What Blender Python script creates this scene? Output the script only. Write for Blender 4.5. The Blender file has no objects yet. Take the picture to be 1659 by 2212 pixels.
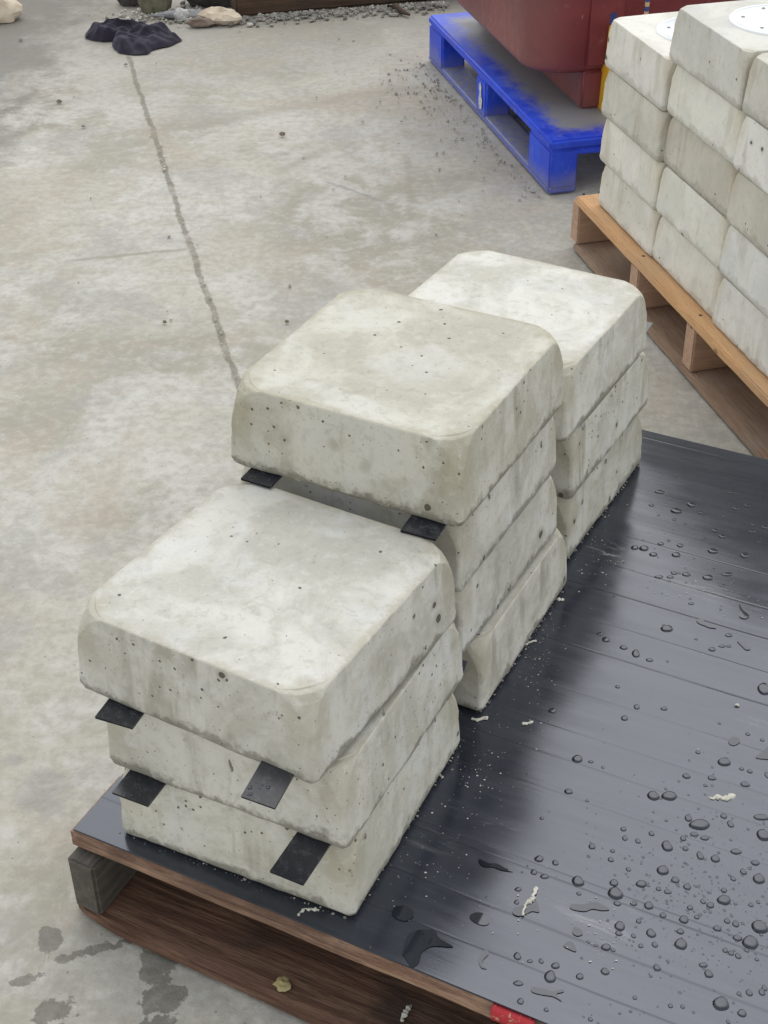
import bpy, bmesh, math, random
from mathutils import Vector, Matrix, noise
R = random.Random(7)
sc = bpy.context.scene
col = sc.collection

# ------------------------------------------------------------------ camera
FPX, PITCH, ROLL, CH = 3139.0, 0.613, -0.012, 1.5693
_f = Vector((0, math.cos(PITCH), -math.sin(PITCH))); _u = Vector((0, math.sin(PITCH), math.cos(PITCH))); _r = Vector((1, 0, 0))
RGT = math.cos(ROLL)*_r + math.sin(ROLL)*_u
UPV = -math.sin(ROLL)*_r + math.cos(ROLL)*_u
cam = bpy.data.cameras.new('camera'); co = bpy.data.objects.new('camera', cam); col.objects.link(co)
cam.sensor_fit = 'HORIZONTAL'; cam.sensor_width = 36.0; cam.lens = FPX/1659*36; cam.clip_start = .05; cam.clip_end = 500
m = Matrix.Identity(4)
for i in range(3):
    m[i][0] = RGT[i]; m[i][1] = UPV[i]; m[i][2] = -_f[i]
m[0][3], m[1][3], m[2][3] = 0, 0, CH
co.matrix_world = m
sc.camera = co

# ------------------------------------------------------------------ light
SUN_EL, SUN_AZ = math.radians(58), math.radians(78)      # azimuth measured from +X towards +Y
w = bpy.data.worlds.new('World'); sc.world = w; w.use_nodes = True
wn = w.node_tree; bg = wn.nodes['Background']
sky = wn.nodes.new('ShaderNodeTexSky'); sky.sky_type = 'NISHITA'; sky.sun_disc = False
sky.sun_elevation = SUN_EL; sky.sun_rotation = math.pi/2 - SUN_AZ; sky.dust_density = 0.8; sky.air_density = 2.3
hs = wn.nodes.new('ShaderNodeHueSaturation'); hs.inputs['Saturation'].default_value = 0.18
wn.links.new(sky.outputs[0], hs.inputs['Color']); wn.links.new(hs.outputs[0], bg.inputs[0])
bg.inputs[1].default_value = 0.15
sl = bpy.data.lights.new('sun', 'SUN'); sl.energy = 0.7; sl.angle = math.radians(60); sl.color = (1, .95, .87)
so = bpy.data.objects.new('sun', sl); col.objects.link(so)
sd = Vector((math.cos(SUN_EL)*math.cos(SUN_AZ), math.cos(SUN_EL)*math.sin(SUN_AZ), math.sin(SUN_EL)))
so.rotation_euler = sd.to_track_quat('Z', 'Y').to_euler()
sc.view_settings.view_transform = 'Standard'; sc.view_settings.look = 'None'
sc.view_settings.gamma = 1; sc.view_settings.use_curve_mapping = False
sc.view_settings.exposure = .48
sc.cycles.max_bounces = 8; sc.cycles.use_denoising = True

# ------------------------------------------------------------------ helpers
def at(x, y, z=0.0):
    d = _f + RGT*((x-829.5)/FPX) + UPV*((1106-y)/FPX)
    t = (z-CH)/d.z
    return Vector((t*d.x, t*d.y, z))
def link(name, me, mat=None, parent=None):
    o = bpy.data.objects.new(name, me); col.objects.link(o)
    if mat: me.materials.append(mat)
    if parent: o.parent = parent
    return o
def bmobj(name, bm, mat=None, parent=None, smooth=None):
    me = bpy.data.meshes.new(name); bm.normal_update(); bm.to_mesh(me); bm.free()
    if smooth is not None:
        for p in me.polygons: p.use_smooth = True
        me.set_sharp_from_angle(angle=math.radians(smooth))
    return link(name, me, mat, parent)
def tag(o, label, cat, group=None):
    o['label'] = label; o['category'] = cat
    if group: o['group'] = group
    return o
def empty(name, loc, rz=0):
    o = bpy.data.objects.new(name, None); col.objects.link(o); o.location = loc; o.rotation_euler = (0, 0, rz)
    o.empty_display_size = .05
    return o
def box_bm(sx, sy, sz, bev=0.003, seg=2, rough=0.0, cuts=0, seed=0):
    """box with its base centre at the origin, long grain along X"""
    bm = bmesh.new(); bmesh.ops.create_cube(bm, size=1)
    for v in bm.verts: v.co = Vector((v.co.x*sx, v.co.y*sy, (v.co.z+.5)*sz))
    if cuts:
        es = [e for e in bm.edges if abs((e.verts[0].co-e.verts[1].co).x) > sx*.9]
        bmesh.ops.subdivide_edges(bm, edges=es, cuts=cuts, use_grid_fill=True)
    if bev:
        es = [e for e in bm.edges if e.calc_face_angle(0) > .5]
        bmesh.ops.bevel(bm, geom=es, offset=bev, segments=seg, affect='EDGES', clamp_overlap=True)
    if rough:
        for v in bm.verts:
            p = v.co*9 + Vector((seed*3.1, seed*1.7, 0))
            v.co += Vector((noise.noise(p*3)*rough, noise.noise(p+Vector((5, 1, 2)))*rough, noise.noise(p*1.3+Vector((9, 4, 7)))*rough*.6))
    return bm
def N(nt, t, **kw):
    n = nt.nodes.new(t)
    for k, v in kw.items():
        if k.startswith('i_'):
            key = k[2:]
            n.inputs[int(key) if key.isdigit() else key.replace('_', ' ')].default_value = v
        else: setattr(n, k, v)
    return n
class Mat:
    """small wrapper so materials read like formulas"""
    def __init__(s, name):
        s.m = bpy.data.materials.new(name); s.m.use_nodes = True; s.nt = s.m.node_tree
        s.b = s.nt.nodes['Principled BSDF']; s.tc = N(s.nt, 'ShaderNodeTexCoord'); s.L = s.nt.links.new
    def val(s, x, sock):
        if isinstance(x, (int, float)): sock.default_value = x
        elif isinstance(x, (tuple, list)): sock.default_value = (tuple(x)+(1,))[:len(sock.default_value)]
        else: s.L(x, sock)
    def coord(s, scale=(1, 1, 1), rnd=0.0, kind='Object', rot=(0, 0, 0), loc=(0, 0, 0)):
        mp = N(s.nt, 'ShaderNodeMapping'); mp.inputs['Scale'].default_value = scale
        mp.inputs['Rotation'].default_value = rot; mp.inputs['Location'].default_value = loc
        src = s.tc.outputs[kind]
        if rnd:
            oi = N(s.nt, 'ShaderNodeObjectInfo'); sc_ = N(s.nt, 'ShaderNodeVectorMath', operation='SCALE')
            cmb = N(s.nt, 'ShaderNodeCombineXYZ'); s.L(oi.outputs['Random'], cmb.inputs[0])
            mm = s.math('MULTIPLY', oi.outputs['Random'], 7.3); s.L(mm, cmb.inputs[1]); s.L(s.math('MULTIPLY', oi.outputs['Random'], 3.7), cmb.inputs[2])
            s.L(cmb.outputs[0], sc_.inputs[0]); sc_.inputs['Scale'].default_value = rnd
            ad = N(s.nt, 'ShaderNodeVectorMath', operation='ADD'); s.L(src, ad.inputs[0]); s.L(sc_.outputs[0], ad.inputs[1]); src = ad.outputs[0]
        s.L(src, mp.inputs[0]); return mp.outputs[0]
    def noise(s, vec, scale=5, detail=6, rough=.55, dist=0, out=0):
        n = N(s.nt, 'ShaderNodeTexNoise'); n.inputs['Scale'].default_value = scale; n.inputs['Detail'].default_value = detail
        n.inputs['Roughness'].default_value = rough; n.inputs['Distortion'].default_value = dist; s.L(vec, n.inputs['Vector']); return n.outputs[out]
    def vor(s, vec, scale, feature='F1', rand=1.0):
        n = N(s.nt, 'ShaderNodeTexVoronoi', feature=feature); n.inputs['Scale'].default_value = scale
        n.inputs['Randomness'].default_value = rand; s.L(vec, n.inputs['Vector']); return n
    def math(s, op, a, b=0.0, c=0.0, clamp=False):
        n = N(s.nt, 'ShaderNodeMath', operation=op); n.use_clamp = clamp
        s.val(a, n.inputs[0]); s.val(b, n.inputs[1])
        if len(n.inputs) > 2: s.val(c, n.inputs[2])
        return n.outputs[0]
    def ramp(s, v, lo, hi, a=0.0, b=1.0, smooth=True):
        n = N(s.nt, 'ShaderNodeMapRange'); n.interpolation_type = 'SMOOTHSTEP' if smooth else 'LINEAR'
        s.val(v, n.inputs[0]); n.inputs[1].default_value = lo; n.inputs[2].default_value = hi
        n.inputs[3].default_value = a; n.inputs[4].default_value = b; return n.outputs[0]
    def mix(s, f, a, b, mode='MIX'):
        n = N(s.nt, 'ShaderNodeMix', data_type='RGBA', blend_type=mode); s.val(f, n.inputs[0]); s.val(a, n.inputs[6]); s.val(b, n.inputs[7]); return n.outputs[2]
    def sep(s, vec):
        n = N(s.nt, 'ShaderNodeSeparateXYZ'); s.L(vec, n.inputs[0]); return n.outputs
    def bump(s, h, strength=.5, dist=.002, prev=None):
        n = N(s.nt, 'ShaderNodeBump'); n.inputs['Strength'].default_value = strength; n.inputs['Distance'].default_value = dist
        s.L(h, n.inputs['Height'])
        if prev is not None: s.L(prev, n.inputs['Normal'])
        return n.outputs[0]
    def done(s, color=None, rough=None, normal=None, **kw):
        if color is not None: s.val(color, s.b.inputs['Base Color'])
        if rough is not None: s.val(rough, s.b.inputs['Roughness'])
        if normal is not None: s.L(normal, s.b.inputs['Normal'])
        for k, v in kw.items(): s.val(v, s.b.inputs[k.replace('_', ' ')])
        return s.m

# ------------------------------------------------------------------ materials
def mat_block(name, light, dark, stain, keep=.5, damp_=.78):
    M = Mat(name)
    c = M.coord(rnd=11)
    o = M.tc.outputs['Object']; x, y, z = M.sep(o)[:3]
    nrm = M.sep(M.tc.outputs['Normal'])[2]
    top = M.ramp(nrm, .6, .9)
    side = M.math('SUBTRACT', 1.0, top)
    big = M.noise(c, 7, 8, .62, .6)
    med = M.noise(c, 26, 6, .6, .3)
    fine = M.noise(c, 240, 4, .7)
    colr = M.mix(M.ramp(big, .40, .60), dark, light)
    colr = M.mix(M.math('MULTIPLY', M.ramp(med, .45, .72), .35), colr, light)
    # pale bluish-grey laitance clouds
    cl = M.noise(M.coord(rnd=5, loc=(3, 1, 2)), 11, 5, .55, .8)
    colr = M.mix(M.math('MULTIPLY', M.ramp(cl, .50, .66), .55), colr, (.62, .62, .615))
    # trowel / mould rings on the cast top
    r2 = M.math('SQRT', M.math('ADD', M.math('POWER', M.math('ADD', x, M.math('MULTIPLY', med, .04)), 2), M.math('POWER', M.math('ADD', y, M.math('MULTIPLY', big, .05)), 2)))
    cmb = N(M.nt, 'ShaderNodeCombineXYZ'); M.L(r2, cmb.inputs[0]); M.L(M.math('MULTIPLY', big, .05), cmb.inputs[1])
    ring = M.noise(cmb.outputs[0], 34, 3, .5)
    colr = M.mix(M.math('MULTIPLY', top, M.math('MULTIPLY', M.ramp(ring, .52, .68), .38)), colr, dark)
    # vertical run stains on the sides
    st = M.noise(M.coord(scale=(1, 1, .16), rnd=9), 26, 5, .6, .4)
    stm = M.math('MULTIPLY', M.ramp(st, .50, .66), side)
    stm = M.math('MULTIPLY', stm, M.ramp(M.noise(c, 9, 2), .35, .62))
    colr = M.mix(M.math('MULTIPLY', stm, .75), colr, stain)
    # damp foot of every block, irregular
    zz = M.math('SUBTRACT', z, M.math('MULTIPLY', M.noise(M.coord(rnd=4), 20, 6, .7), .07))
    damp = M.math('MULTIPLY', M.ramp(zz, -.026, -.015, 1, 0), side)
    colr = M.mix(M.math('MULTIPLY', damp, damp_), colr, tuple(v*.55 for v in stain))
    # tan rough cast corners
    ax = M.math('ABSOLUTE', x); ay = M.math('ABSOLUTE', y)
    mn = M.math('MINIMUM', ax, ay)
    cor = M.math('MULTIPLY', M.ramp(M.math('ADD', mn, M.math('MULTIPLY', M.math('SUBTRACT', med, .5), .03)), .123, .140), M.ramp(z, .02, .08))
    colr = M.mix(M.math('MULTIPLY', cor, .58), colr, (stain[0]*1.2, stain[1]*1.17, stain[2]*1.08))
    mx = M.math('MAXIMUM', ax, ay)
    edge = M.math('MULTIPLY', M.ramp(M.math('ADD', mx, M.math('MULTIPLY', M.math('SUBTRACT', med, .5), .035)), .150, .163), top)
    colr = M.mix(M.math('MULTIPLY', edge, .60), colr, (stain[0]*1.2, stain[1]*1.17, stain[2]*1.08))
    bl_ = M.noise(M.coord(rnd=8, loc=(2, 5, 1)), 62, 5, .7, .5)
    colr = M.mix(M.math('MULTIPLY', M.ramp(bl_, .52, .66), .30), colr, tuple(v*.95 for v in stain))
    colr = M.mix(M.math('MULTIPLY', M.ramp(bl_, .46, .34), .35), colr, (.66, .655, .63))
    # fine sand speckle
    colr = M.mix(M.math('MULTIPLY', M.ramp(fine, .56, .75), .22), colr, tuple(v*.75 for v in stain))
    # air holes: two sizes, only some cells hold one
    def holes(scale, keep, rad):
        cw = M.noise(c, scale*1.1, 2, .5, 0, 1)
        wv = N(M.nt, 'ShaderNodeVectorMath', operation='MULTIPLY_ADD'); M.L(cw, wv.inputs[0]); wv.inputs[1].default_value = (.35/scale,)*3; M.L(c, wv.inputs[2])
        v = M.vor(wv.outputs[0], scale); k = M.sep(v.outputs['Color'])[0]
        k2 = M.sep(v.outputs['Color'])[1]
        rr = M.math('MULTIPLY', M.math('ADD', M.math('POWER', k2, 2), .35), rad)
        inside = M.math('LESS_THAN', v.outputs['Distance'], rr)
        halo = M.ramp(M.math('DIVIDE', v.outputs['Distance'], rr), 1.0, 2.6, 1, 0)
        kk = M.math('GREATER_THAN', k, M.math('ADD', keep, M.math('MULTIPLY', top, min(.27, .985-keep))))
        return M.math('MULTIPLY', inside, kk), M.math('MULTIPLY', halo, kk)
    h1, g1 = holes(26, keep, .13)
    h2, g2 = holes(85, keep+.12, .17)
    h3, g3 = holes(190, min(.95, keep+.2), .2)
    sd_ = M.ramp(top, 0, 1, 1, .0)
    h1 = M.math('MULTIPLY', h1, sd_); g1 = M.math('MULTIPLY', g1, sd_)
    hole = M.math('MAXIMUM', h1, M.math('MAXIMUM', h2, M.math('MULTIPLY', h3, .5)))
    colr = M.mix(M.math('MULTIPLY', g1, .5), colr, stain)
    colr = M.mix(M.math('MULTIPLY', hole, .9), colr, (.075, .072, .06))
    oi = N(M.nt, 'ShaderNodeObjectInfo')
    colr = M.mix(1.0, colr, oi.outputs['Color'], 'MULTIPLY')
    hh = M.math('SUBTRACT', M.math('ADD', M.math('MULTIPLY', fine, .5), M.math('MULTIPLY', med, .6)), M.math('MULTIPLY', hole, 2.2))
    b = M.bump(hh, .6, .0022)
    return M.done(colr, M.ramp(big, .3, .7, .85, .62), b, Specular_IOR_Level=.35)
m_block = mat_block('cast_concrete', (.615, .604, .555), (.475, .46, .405), (.335, .316, .26))
m_block_r = mat_block('cast_concrete_pale', (.73, .718, .675), (.635, .622, .575), (.50, .47, .41), .80, .36)

def mat_ground():
    M = Mat('ground_concrete')
    c = M.tc.outputs['Object']
    x, y, z = M.sep(c)[:3]
    a = M.noise(c, 1.6, 8, .6, .5); b_ = M.noise(M.coord(loc=(4, 2, 1)), 5.5, 10, .72, .25); f = M.noise(c, 45, 7, .7); g = M.noise(c, 190, 3, .6)
    colr = M.mix(M.ramp(a, .38, .60), (.325, .303, .25), (.455, .435, .375))
    colr = M.mix(M.math('MULTIPLY', M.ramp(b_, .45, .60), .78), colr, (.50, .487, .45))
    colr = M.mix(M.math('MULTIPLY', M.ramp(M.noise(M.coord(loc=(9, 9, 0)), 3.2, 9, .72, .4), .49, .60), .6), colr, (.335, .325, .30))
    colr = M.mix(M.math('MULTIPLY', M.ramp(M.noise(M.coord(loc=(1, 7, 0)), 2.3, 5, .6, .6), .50, .64), .55), colr, (.40, .345, .28))
    colr = M.mix(M.math('MULTIPLY', M.ramp(f, .47, .62), .42), colr, (.31, .29, .245))
    colr = M.mix(M.math('MULTIPLY', M.ramp(f, .50, .34), .22), colr, (.60, .59, .56))
    fg = M.ramp(y, 2.2, 5.0)
    # brush / screed drag marks
    dr = M.noise(M.coord(scale=(1, 7, 1), rot=(0, 0, -.25)), 6, 6, .65, .7)
    colr = M.mix(M.math('MULTIPLY', M.ramp(dr, .50, .68), .28), colr, (.35, .34, .30))
    # damp, grimier yard towards the back kerb
    grime = M.ramp(M.math('ADD', y, M.math('MULTIPLY', M.math('SUBTRACT', b_, .5), 2.2)), 4.3, 5.7)
    colr = M.mix(M.math('MULTIPLY', grime, .75), colr, (.23, .215, .185))
    left_shade = M.math('MULTIPLY', M.ramp(M.math('ADD', x, M.math('MULTIPLY', M.math('SUBTRACT', b_, .5), 1.0)), -.96, -1.25), M.ramp(y, 3.2, 4.6))  # shade over the far left of the yard, painted into the floor colour
    colr = M.mix(M.math('MULTIPLY', left_shade, .75), colr, (.15, .14, .125))
    wob = M.math('MULTIPLY', M.math('SUBTRACT', M.noise(c, 8, 7, .78), .5), .042)
    def line(p, q, width, soft=.4):
        d = Vector((q[0]-p[0], q[1]-p[1])); L_ = d.length; d /= L_
        dx = M.math('SUBTRACT', x, p[0]); dy = M.math('SUBTRACT', y, p[1])
        t = M.math('ADD', M.math('MULTIPLY', dx, d.x), M.math('MULTIPLY', dy, d.y))
        s_ = M.math('ABSOLUTE', M.math('ADD', M.math('ADD', M.math('MULTIPLY', dx, -d.y), M.math('MULTIPLY', dy, d.x)), wob))
        k = M.ramp(s_, width*soft, width, 1, 0)
        return M.math('MULTIPLY', k, M.math('MULTIPLY', M.ramp(t, -.02, .03), M.ramp(t, L_-.03, L_+.05, 1, 0)))
    j = line((-.862, 4.985), (-.683, 4.247), .010); j = M.math('MAXIMUM', j, line((-.683, 4.247), (-.467, 3.34), .0105)); j = M.math('MAXIMUM', j, line((-.467, 3.34), (-.28, 2.60), .0105))
    j = M.math('MULTIPLY', j, M.ramp(M.noise(c, 11, 6, .75), .30, .56, .35, 1))
    colr = M.mix(M.math('MULTIPLY', j, .82), colr, (.175, .155, .12))
    colr = M.mix(M.math('MULTIPLY', M.math('MULTIPLY', j, M.ramp(g, .60, .7)), .5), colr, (.55, .47, .40))
    P = lambda a, b: tuple(at(a, b)[:2])
    j2 = line(P(150, 560), P(412, 535), .010); colr = M.mix(M.math('MULTIPLY', j2, .6), colr, (.26, .24, .19))
    j3 = line(P(300, 285), P(880, 185), .06, .1); colr = M.mix(M.math('MULTIPLY', j3, .45), colr, (.30, .27, .22))
    j4 = line(P(600, 370), P(700, 320), .03, .1); colr = M.mix(M.math('MULTIPLY', j4, .45), colr, (.31, .285, .24))
    j5 = line(P(700, 388), P(835, 435), .012, .1); colr = M.mix(M.math('MULTIPLY', j5, .6), colr, (.25, .245, .24))
    j6 = line(P(880, 330), P(885, 440), .018, .1); colr = M.mix(M.math('MULTIPLY', j6, .4), colr, (.30, .27, .22))
    # gritty dirt beside the blue pallet
    j7 = line((.05, 4.6), (.40, 3.55), .22, .1); colr = M.mix(M.math('MULTIPLY', M.math('MULTIPLY', j7, M.ramp(b_, .35, .6)), .35), colr, (.30, .28, .25))
    # wet splotches near the front pallet
    wn_ = M.noise(c, 28, 7, .72); wn2 = M.noise(M.coord(loc=(7, 3, 0)), 60, 4, .7)
    wet = None
    for px, py, rx, ry, ang in [(107, 2030, .016, .020, .3), (200, 2052, .052, .010, .30), (52, 2114, .024, .007, .25), (330, 2020, .024, .022, 0), (350, 2065, .030, .026, .4), (335, 2085, .022, .03, .2),
                                (352, 2150, .026, .026, 0), (325, 2165, .016, .02, 0), (340, 2215, .022, .02, 0), (118, 2185, .030, .018, .5), (90, 2215, .014, .014, 0)]:
        cx_, cy_ = P(px, py)
        dx = M.math('SUBTRACT', x, cx_); dy = M.math('SUBTRACT', y, cy_)
        ca, sa = math.cos(ang), math.sin(ang)
        u_ = M.math('DIVIDE', M.math('ADD', M.math('MULTIPLY', dx, ca), M.math('MULTIPLY', dy, sa)), rx)
        v_ = M.math('DIVIDE', M.math('ADD', M.math('MULTIPLY', dx, -sa), M.math('MULTIPLY', dy, ca)), ry)
        rr = M.math('SQRT', M.math('ADD', M.math('MULTIPLY', u_, u_), M.math('MULTIPLY', v_, v_)))
        k = M.ramp(M.math('ADD', rr, M.math('MULTIPLY', M.math('SUBTRACT', wn_, .5), 4.4)), .82, 1.0, 1, 0)
        wet = k if wet is None else M.math('MAXIMUM', wet, k)
    colr = M.mix(M.math('MULTIPLY', wet, M.ramp(wn2, .3, .7, .6, .8)), colr, (.105, .10, .082))
    gs = None
    for px, py, rx, ry in [(75, 1718, .035, .03), (28, 1640, .02, .015), (110, 1745, .02, .02), (90, 1680, .03, .02)]:
        cx_, cy_ = P(px, py)
        u_ = M.math('DIVIDE', M.math('SUBTRACT', x, cx_), rx); v_ = M.math('DIVIDE', M.math('SUBTRACT', y, cy_), ry)
        k = M.ramp(M.math('ADD', M.math('SQRT', M.math('ADD', M.math('MULTIPLY', u_, u_), M.math('MULTIPLY', v_, v_))), M.math('MULTIPLY', M.math('SUBTRACT', wn_, .5), 2.5)), .5, 1.3, 1, 0)
        gs = k if gs is None else M.math('MAXIMUM', gs, k)
    colr = M.mix(M.math('MULTIPLY', gs, .42), colr, (.24, .24, .23))
    v = M.vor(c, 55); pit = M.math('MULTIPLY', M.math('LESS_THAN', v.outputs['Distance'], .10), M.math('GREATER_THAN', M.sep(v.outputs['Color'])[0], .86))
    colr = M.mix(M.math('MULTIPLY', pit, .55), colr, (.16, .15, .13))
    h = M.math('SUBTRACT', M.math('ADD', M.math('MULTIPLY', f, 1.0), M.math('MULTIPLY', g, .35)), M.math('ADD', M.math('MULTIPLY', j, .8), pit))
    bb = M.bump(h, .5, .005)
    return M.done(colr, M.math('SUBTRACT', M.ramp(b_, .3, .7, .9, .7), M.math('MULTIPLY', wet, .35)), bb, Specular_IOR_Level=.35)
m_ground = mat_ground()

def mat_wood(name, c1, c2, c3, dirt, dirt_amt=.4, sc_=1.0):
    M = Mat(name)
    c = M.coord(scale=(1.2*sc_, 14*sc_, 14*sc_), rnd=13)
    g = M.noise(c, 5, 8, .6, .8); g2 = M.noise(c, 22, 4, .65); l = M.noise(M.coord(rnd=6), 5, 6, .6, .4)
    colr = M.mix(M.ramp(g, .35, .65), c1, c2)
    colr = M.mix(M.math('MULTIPLY', M.ramp(g2, .52, .7), .6), colr, c3)
    colr = M.mix(M.math('MULTIPLY', M.ramp(l, .45, .65), dirt_amt), colr, dirt)
    kn = M.vor(M.coord(scale=(1, 2.2, 2.2), rnd=3), 7); kk = M.math('MULTIPLY', M.ramp(kn.outputs['Distance'], .05, .11, 1, 0), M.math('GREATER_THAN', M.sep(kn.outputs['Color'])[1], .72))
    colr = M.mix(M.math('MULTIPLY', kk, .75), colr, tuple(v*.3 for v in c3))
    h = M.math('ADD', g, M.math('MULTIPLY', g2, .9))
    return M.done(colr, .78, M.bump(h, .7, .003), Specular_IOR_Level=.3)
m_wood_o = mat_wood('orange_pine', (.58, .335, .165), (.66, .40, .205), (.40, .22, .105), (.44, .32, .21), .4)
m_wood_p = mat_wood('pink_pine_block', (.44, .28, .19), (.52, .35, .25), (.30, .17, .10), (.30, .22, .16), .35)
m_wood_d = mat_wood('dusty_brown_board', (.27, .175, .12), (.34, .235, .165), (.17, .10, .065), (.34, .28, .225), .55)
m_wood_f = mat_wood('old_red_brown_wood', (.10, .052, .034), (.20, .115, .076), (.045, .026, .02), (.035, .027, .023), .8)
m_wood_e = mat_wood('worn_board_edge', (.40, .26, .18), (.23, .13, .085), (.09, .05, .035), (.12, .075, .055), .6, 2.2)
m_wood_g = mat_wood('weathered_grey_wood', (.07, .063, .052), (.115, .103, .088), (.035, .03, .026), (.19, .175, .155), .35)
m_beam = mat_wood('dark_brown_timber', (.075, .048, .032), (.11, .07, .045), (.04, .026, .02), (.05, .042, .036), .5, .7)

def mat_sheet():
    M = Mat('dark_fluted_plastic')
    c = M.coord(); x, y, z = M.sep(c)[:3]
    scr = M.noise(M.coord(scale=(.35, 10, 1)), 9, 6, .7, .1)
    fl = M.noise(M.coord(scale=(.12, 60, 1)), 5, 3, .6)
    cl = M.noise(c, 5, 5, .6)
    dust = M.noise(M.coord(scale=(.5, 2.2, 1)), 16, 10, .78, .6)
    colr = M.mix(M.ramp(scr, .4, .65), (.012, .015, .024), (.020, .024, .036))
    # cement dust smears: each its own place, length and strength
    sm = None; 
    P = lambda a, b: SHEET_INV @ at(a, b, .149)
    for px, py, rx, ry in [(1045, 1765, .075, .012), (1090, 1815, .040, .012), (1290, 1985, .06, .05), (1540, 1275, .12, .03), (1640, 1560, .07, .010), (1010, 1225, .05, .02), (1310, 1190, .04, .04), (930, 1815, .05, .02), (1260, 2060, .03, .03)]:
        q = P(px, py)
        u_ = M.math('DIVIDE', M.math('SUBTRACT', x, q.x), rx); v_ = M.math('DIVIDE', M.math('SUBTRACT', y, q.y), ry)
        k = M.ramp(M.math('SQRT', M.math('ADD', M.math('MULTIPLY', u_, u_), M.math('MULTIPLY', v_, v_))), .1, 1.1, 1, 0)
        sm = k if sm is None else M.math('MAXIMUM', sm, k)
    dm = M.math('MULTIPLY', sm, M.ramp(dust, .50, .68))
    sp = M.noise(c, 330, 2, .5)
    dm = M.math('MAXIMUM', M.math('MULTIPLY', dm, .5), M.math('MULTIPLY', M.ramp(dust, .55, .8), .05))
    colr = M.mix(dm, colr, (.50, .50, .48))
    h = M.math('ADD', M.math('MULTIPLY', fl, .22), M.math('MULTIPLY', scr, .25))
    # pressed seams across the sheet
    seams = None
    for v0, wd, st in [(.062, .004, .8), (.125, .006, .7), (.200, .0045, 1), (.212, .003, .8), (.338, .003, .5), (.40, .004, .6), (.455, .003, .6), (.535, .003, .5), (.63, .0055, 1.0), (.70, .003, .6), (.775, .005, .9), (.845, .005, .6), (.93, .003, .5), (1.235, .004, .8)]:
        k = M.math('MULTIPLY', M.ramp(M.math('ABSOLUTE', M.math('ADD', M.math('SUBTRACT', y, v0), M.math('MULTIPLY', M.math('SUBTRACT', cl, .5), .004))), 0, wd*.6, 1, 0), M.math('MULTIPLY', M.ramp(scr, .3, .6, .45, 1), st))
        seams = k if seams is None else M.math('MAXIMUM', seams, k)
    h = M.math('SUBTRACT', h, M.math('MULTIPLY', seams, .9))
    colr = M.mix(M.math('MULTIPLY', seams, .5), colr, (.008, .009, .012))
    spl = M.math('SUBTRACT', .5, M.math('MULTIPLY', seams, .20))
    bb = M.bump(h, .32, .0011)
    rg = M.ramp(M.noise(M.coord(scale=(.6, 3, 1)), 7, 6, .65), .35, .7, .15, .24)
    rg = M.math('ADD', rg, M.math('MULTIPLY', dm, .6))
    return M.done(colr, rg, bb, IOR=1.74, Specular_IOR_Level=spl, Specular_Tint=(.84, .89, 1.0, 1))

# ------------------------------------------------------------------ setting
PZ = .145
U = Vector((.89, -.456, 0)).normalized(); V = Vector((-U.y, U.x, 0)); YAW1 = math.atan2(U.y, U.x)
FL = Vector((-.409, 1.312, 0))
def sheet_frame(): return Matrix.Translation(FL+Vector((0, 0, PZ))) @ Matrix.Rotation(YAW1, 4, 'Z')
SHEET_INV = sheet_frame().inverted()

bm = bmesh.new()
def gridrange(a, b, n): return [a+(b-a)*i/n for i in range(n+1)]
xs = [-60, -20, -6]+gridrange(-3, 4, 60)+[8, 20, 60]; ys = [-60, -20, -4]+gridrange(-1, 7, 70)+[12, 25, 60]
vs = [[bm.verts.new((a, b, noise.noise(Vector((a*1.1, b*1.1, 0)))*.004 if abs(a) < 4 and 0 < b < 7 else 0)) for a in xs] for b in ys]
for i in range(len(ys)-1):
    for k in range(len(xs)-1): bm.faces.new((vs[i][k], vs[i][k+1], vs[i+1][k+1], vs[i+1][k]))
for v in bm.verts: v.co.z -= .004
g = bmobj('ground', bm, m_ground, smooth=60); g['kind'] = 'structure'

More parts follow.
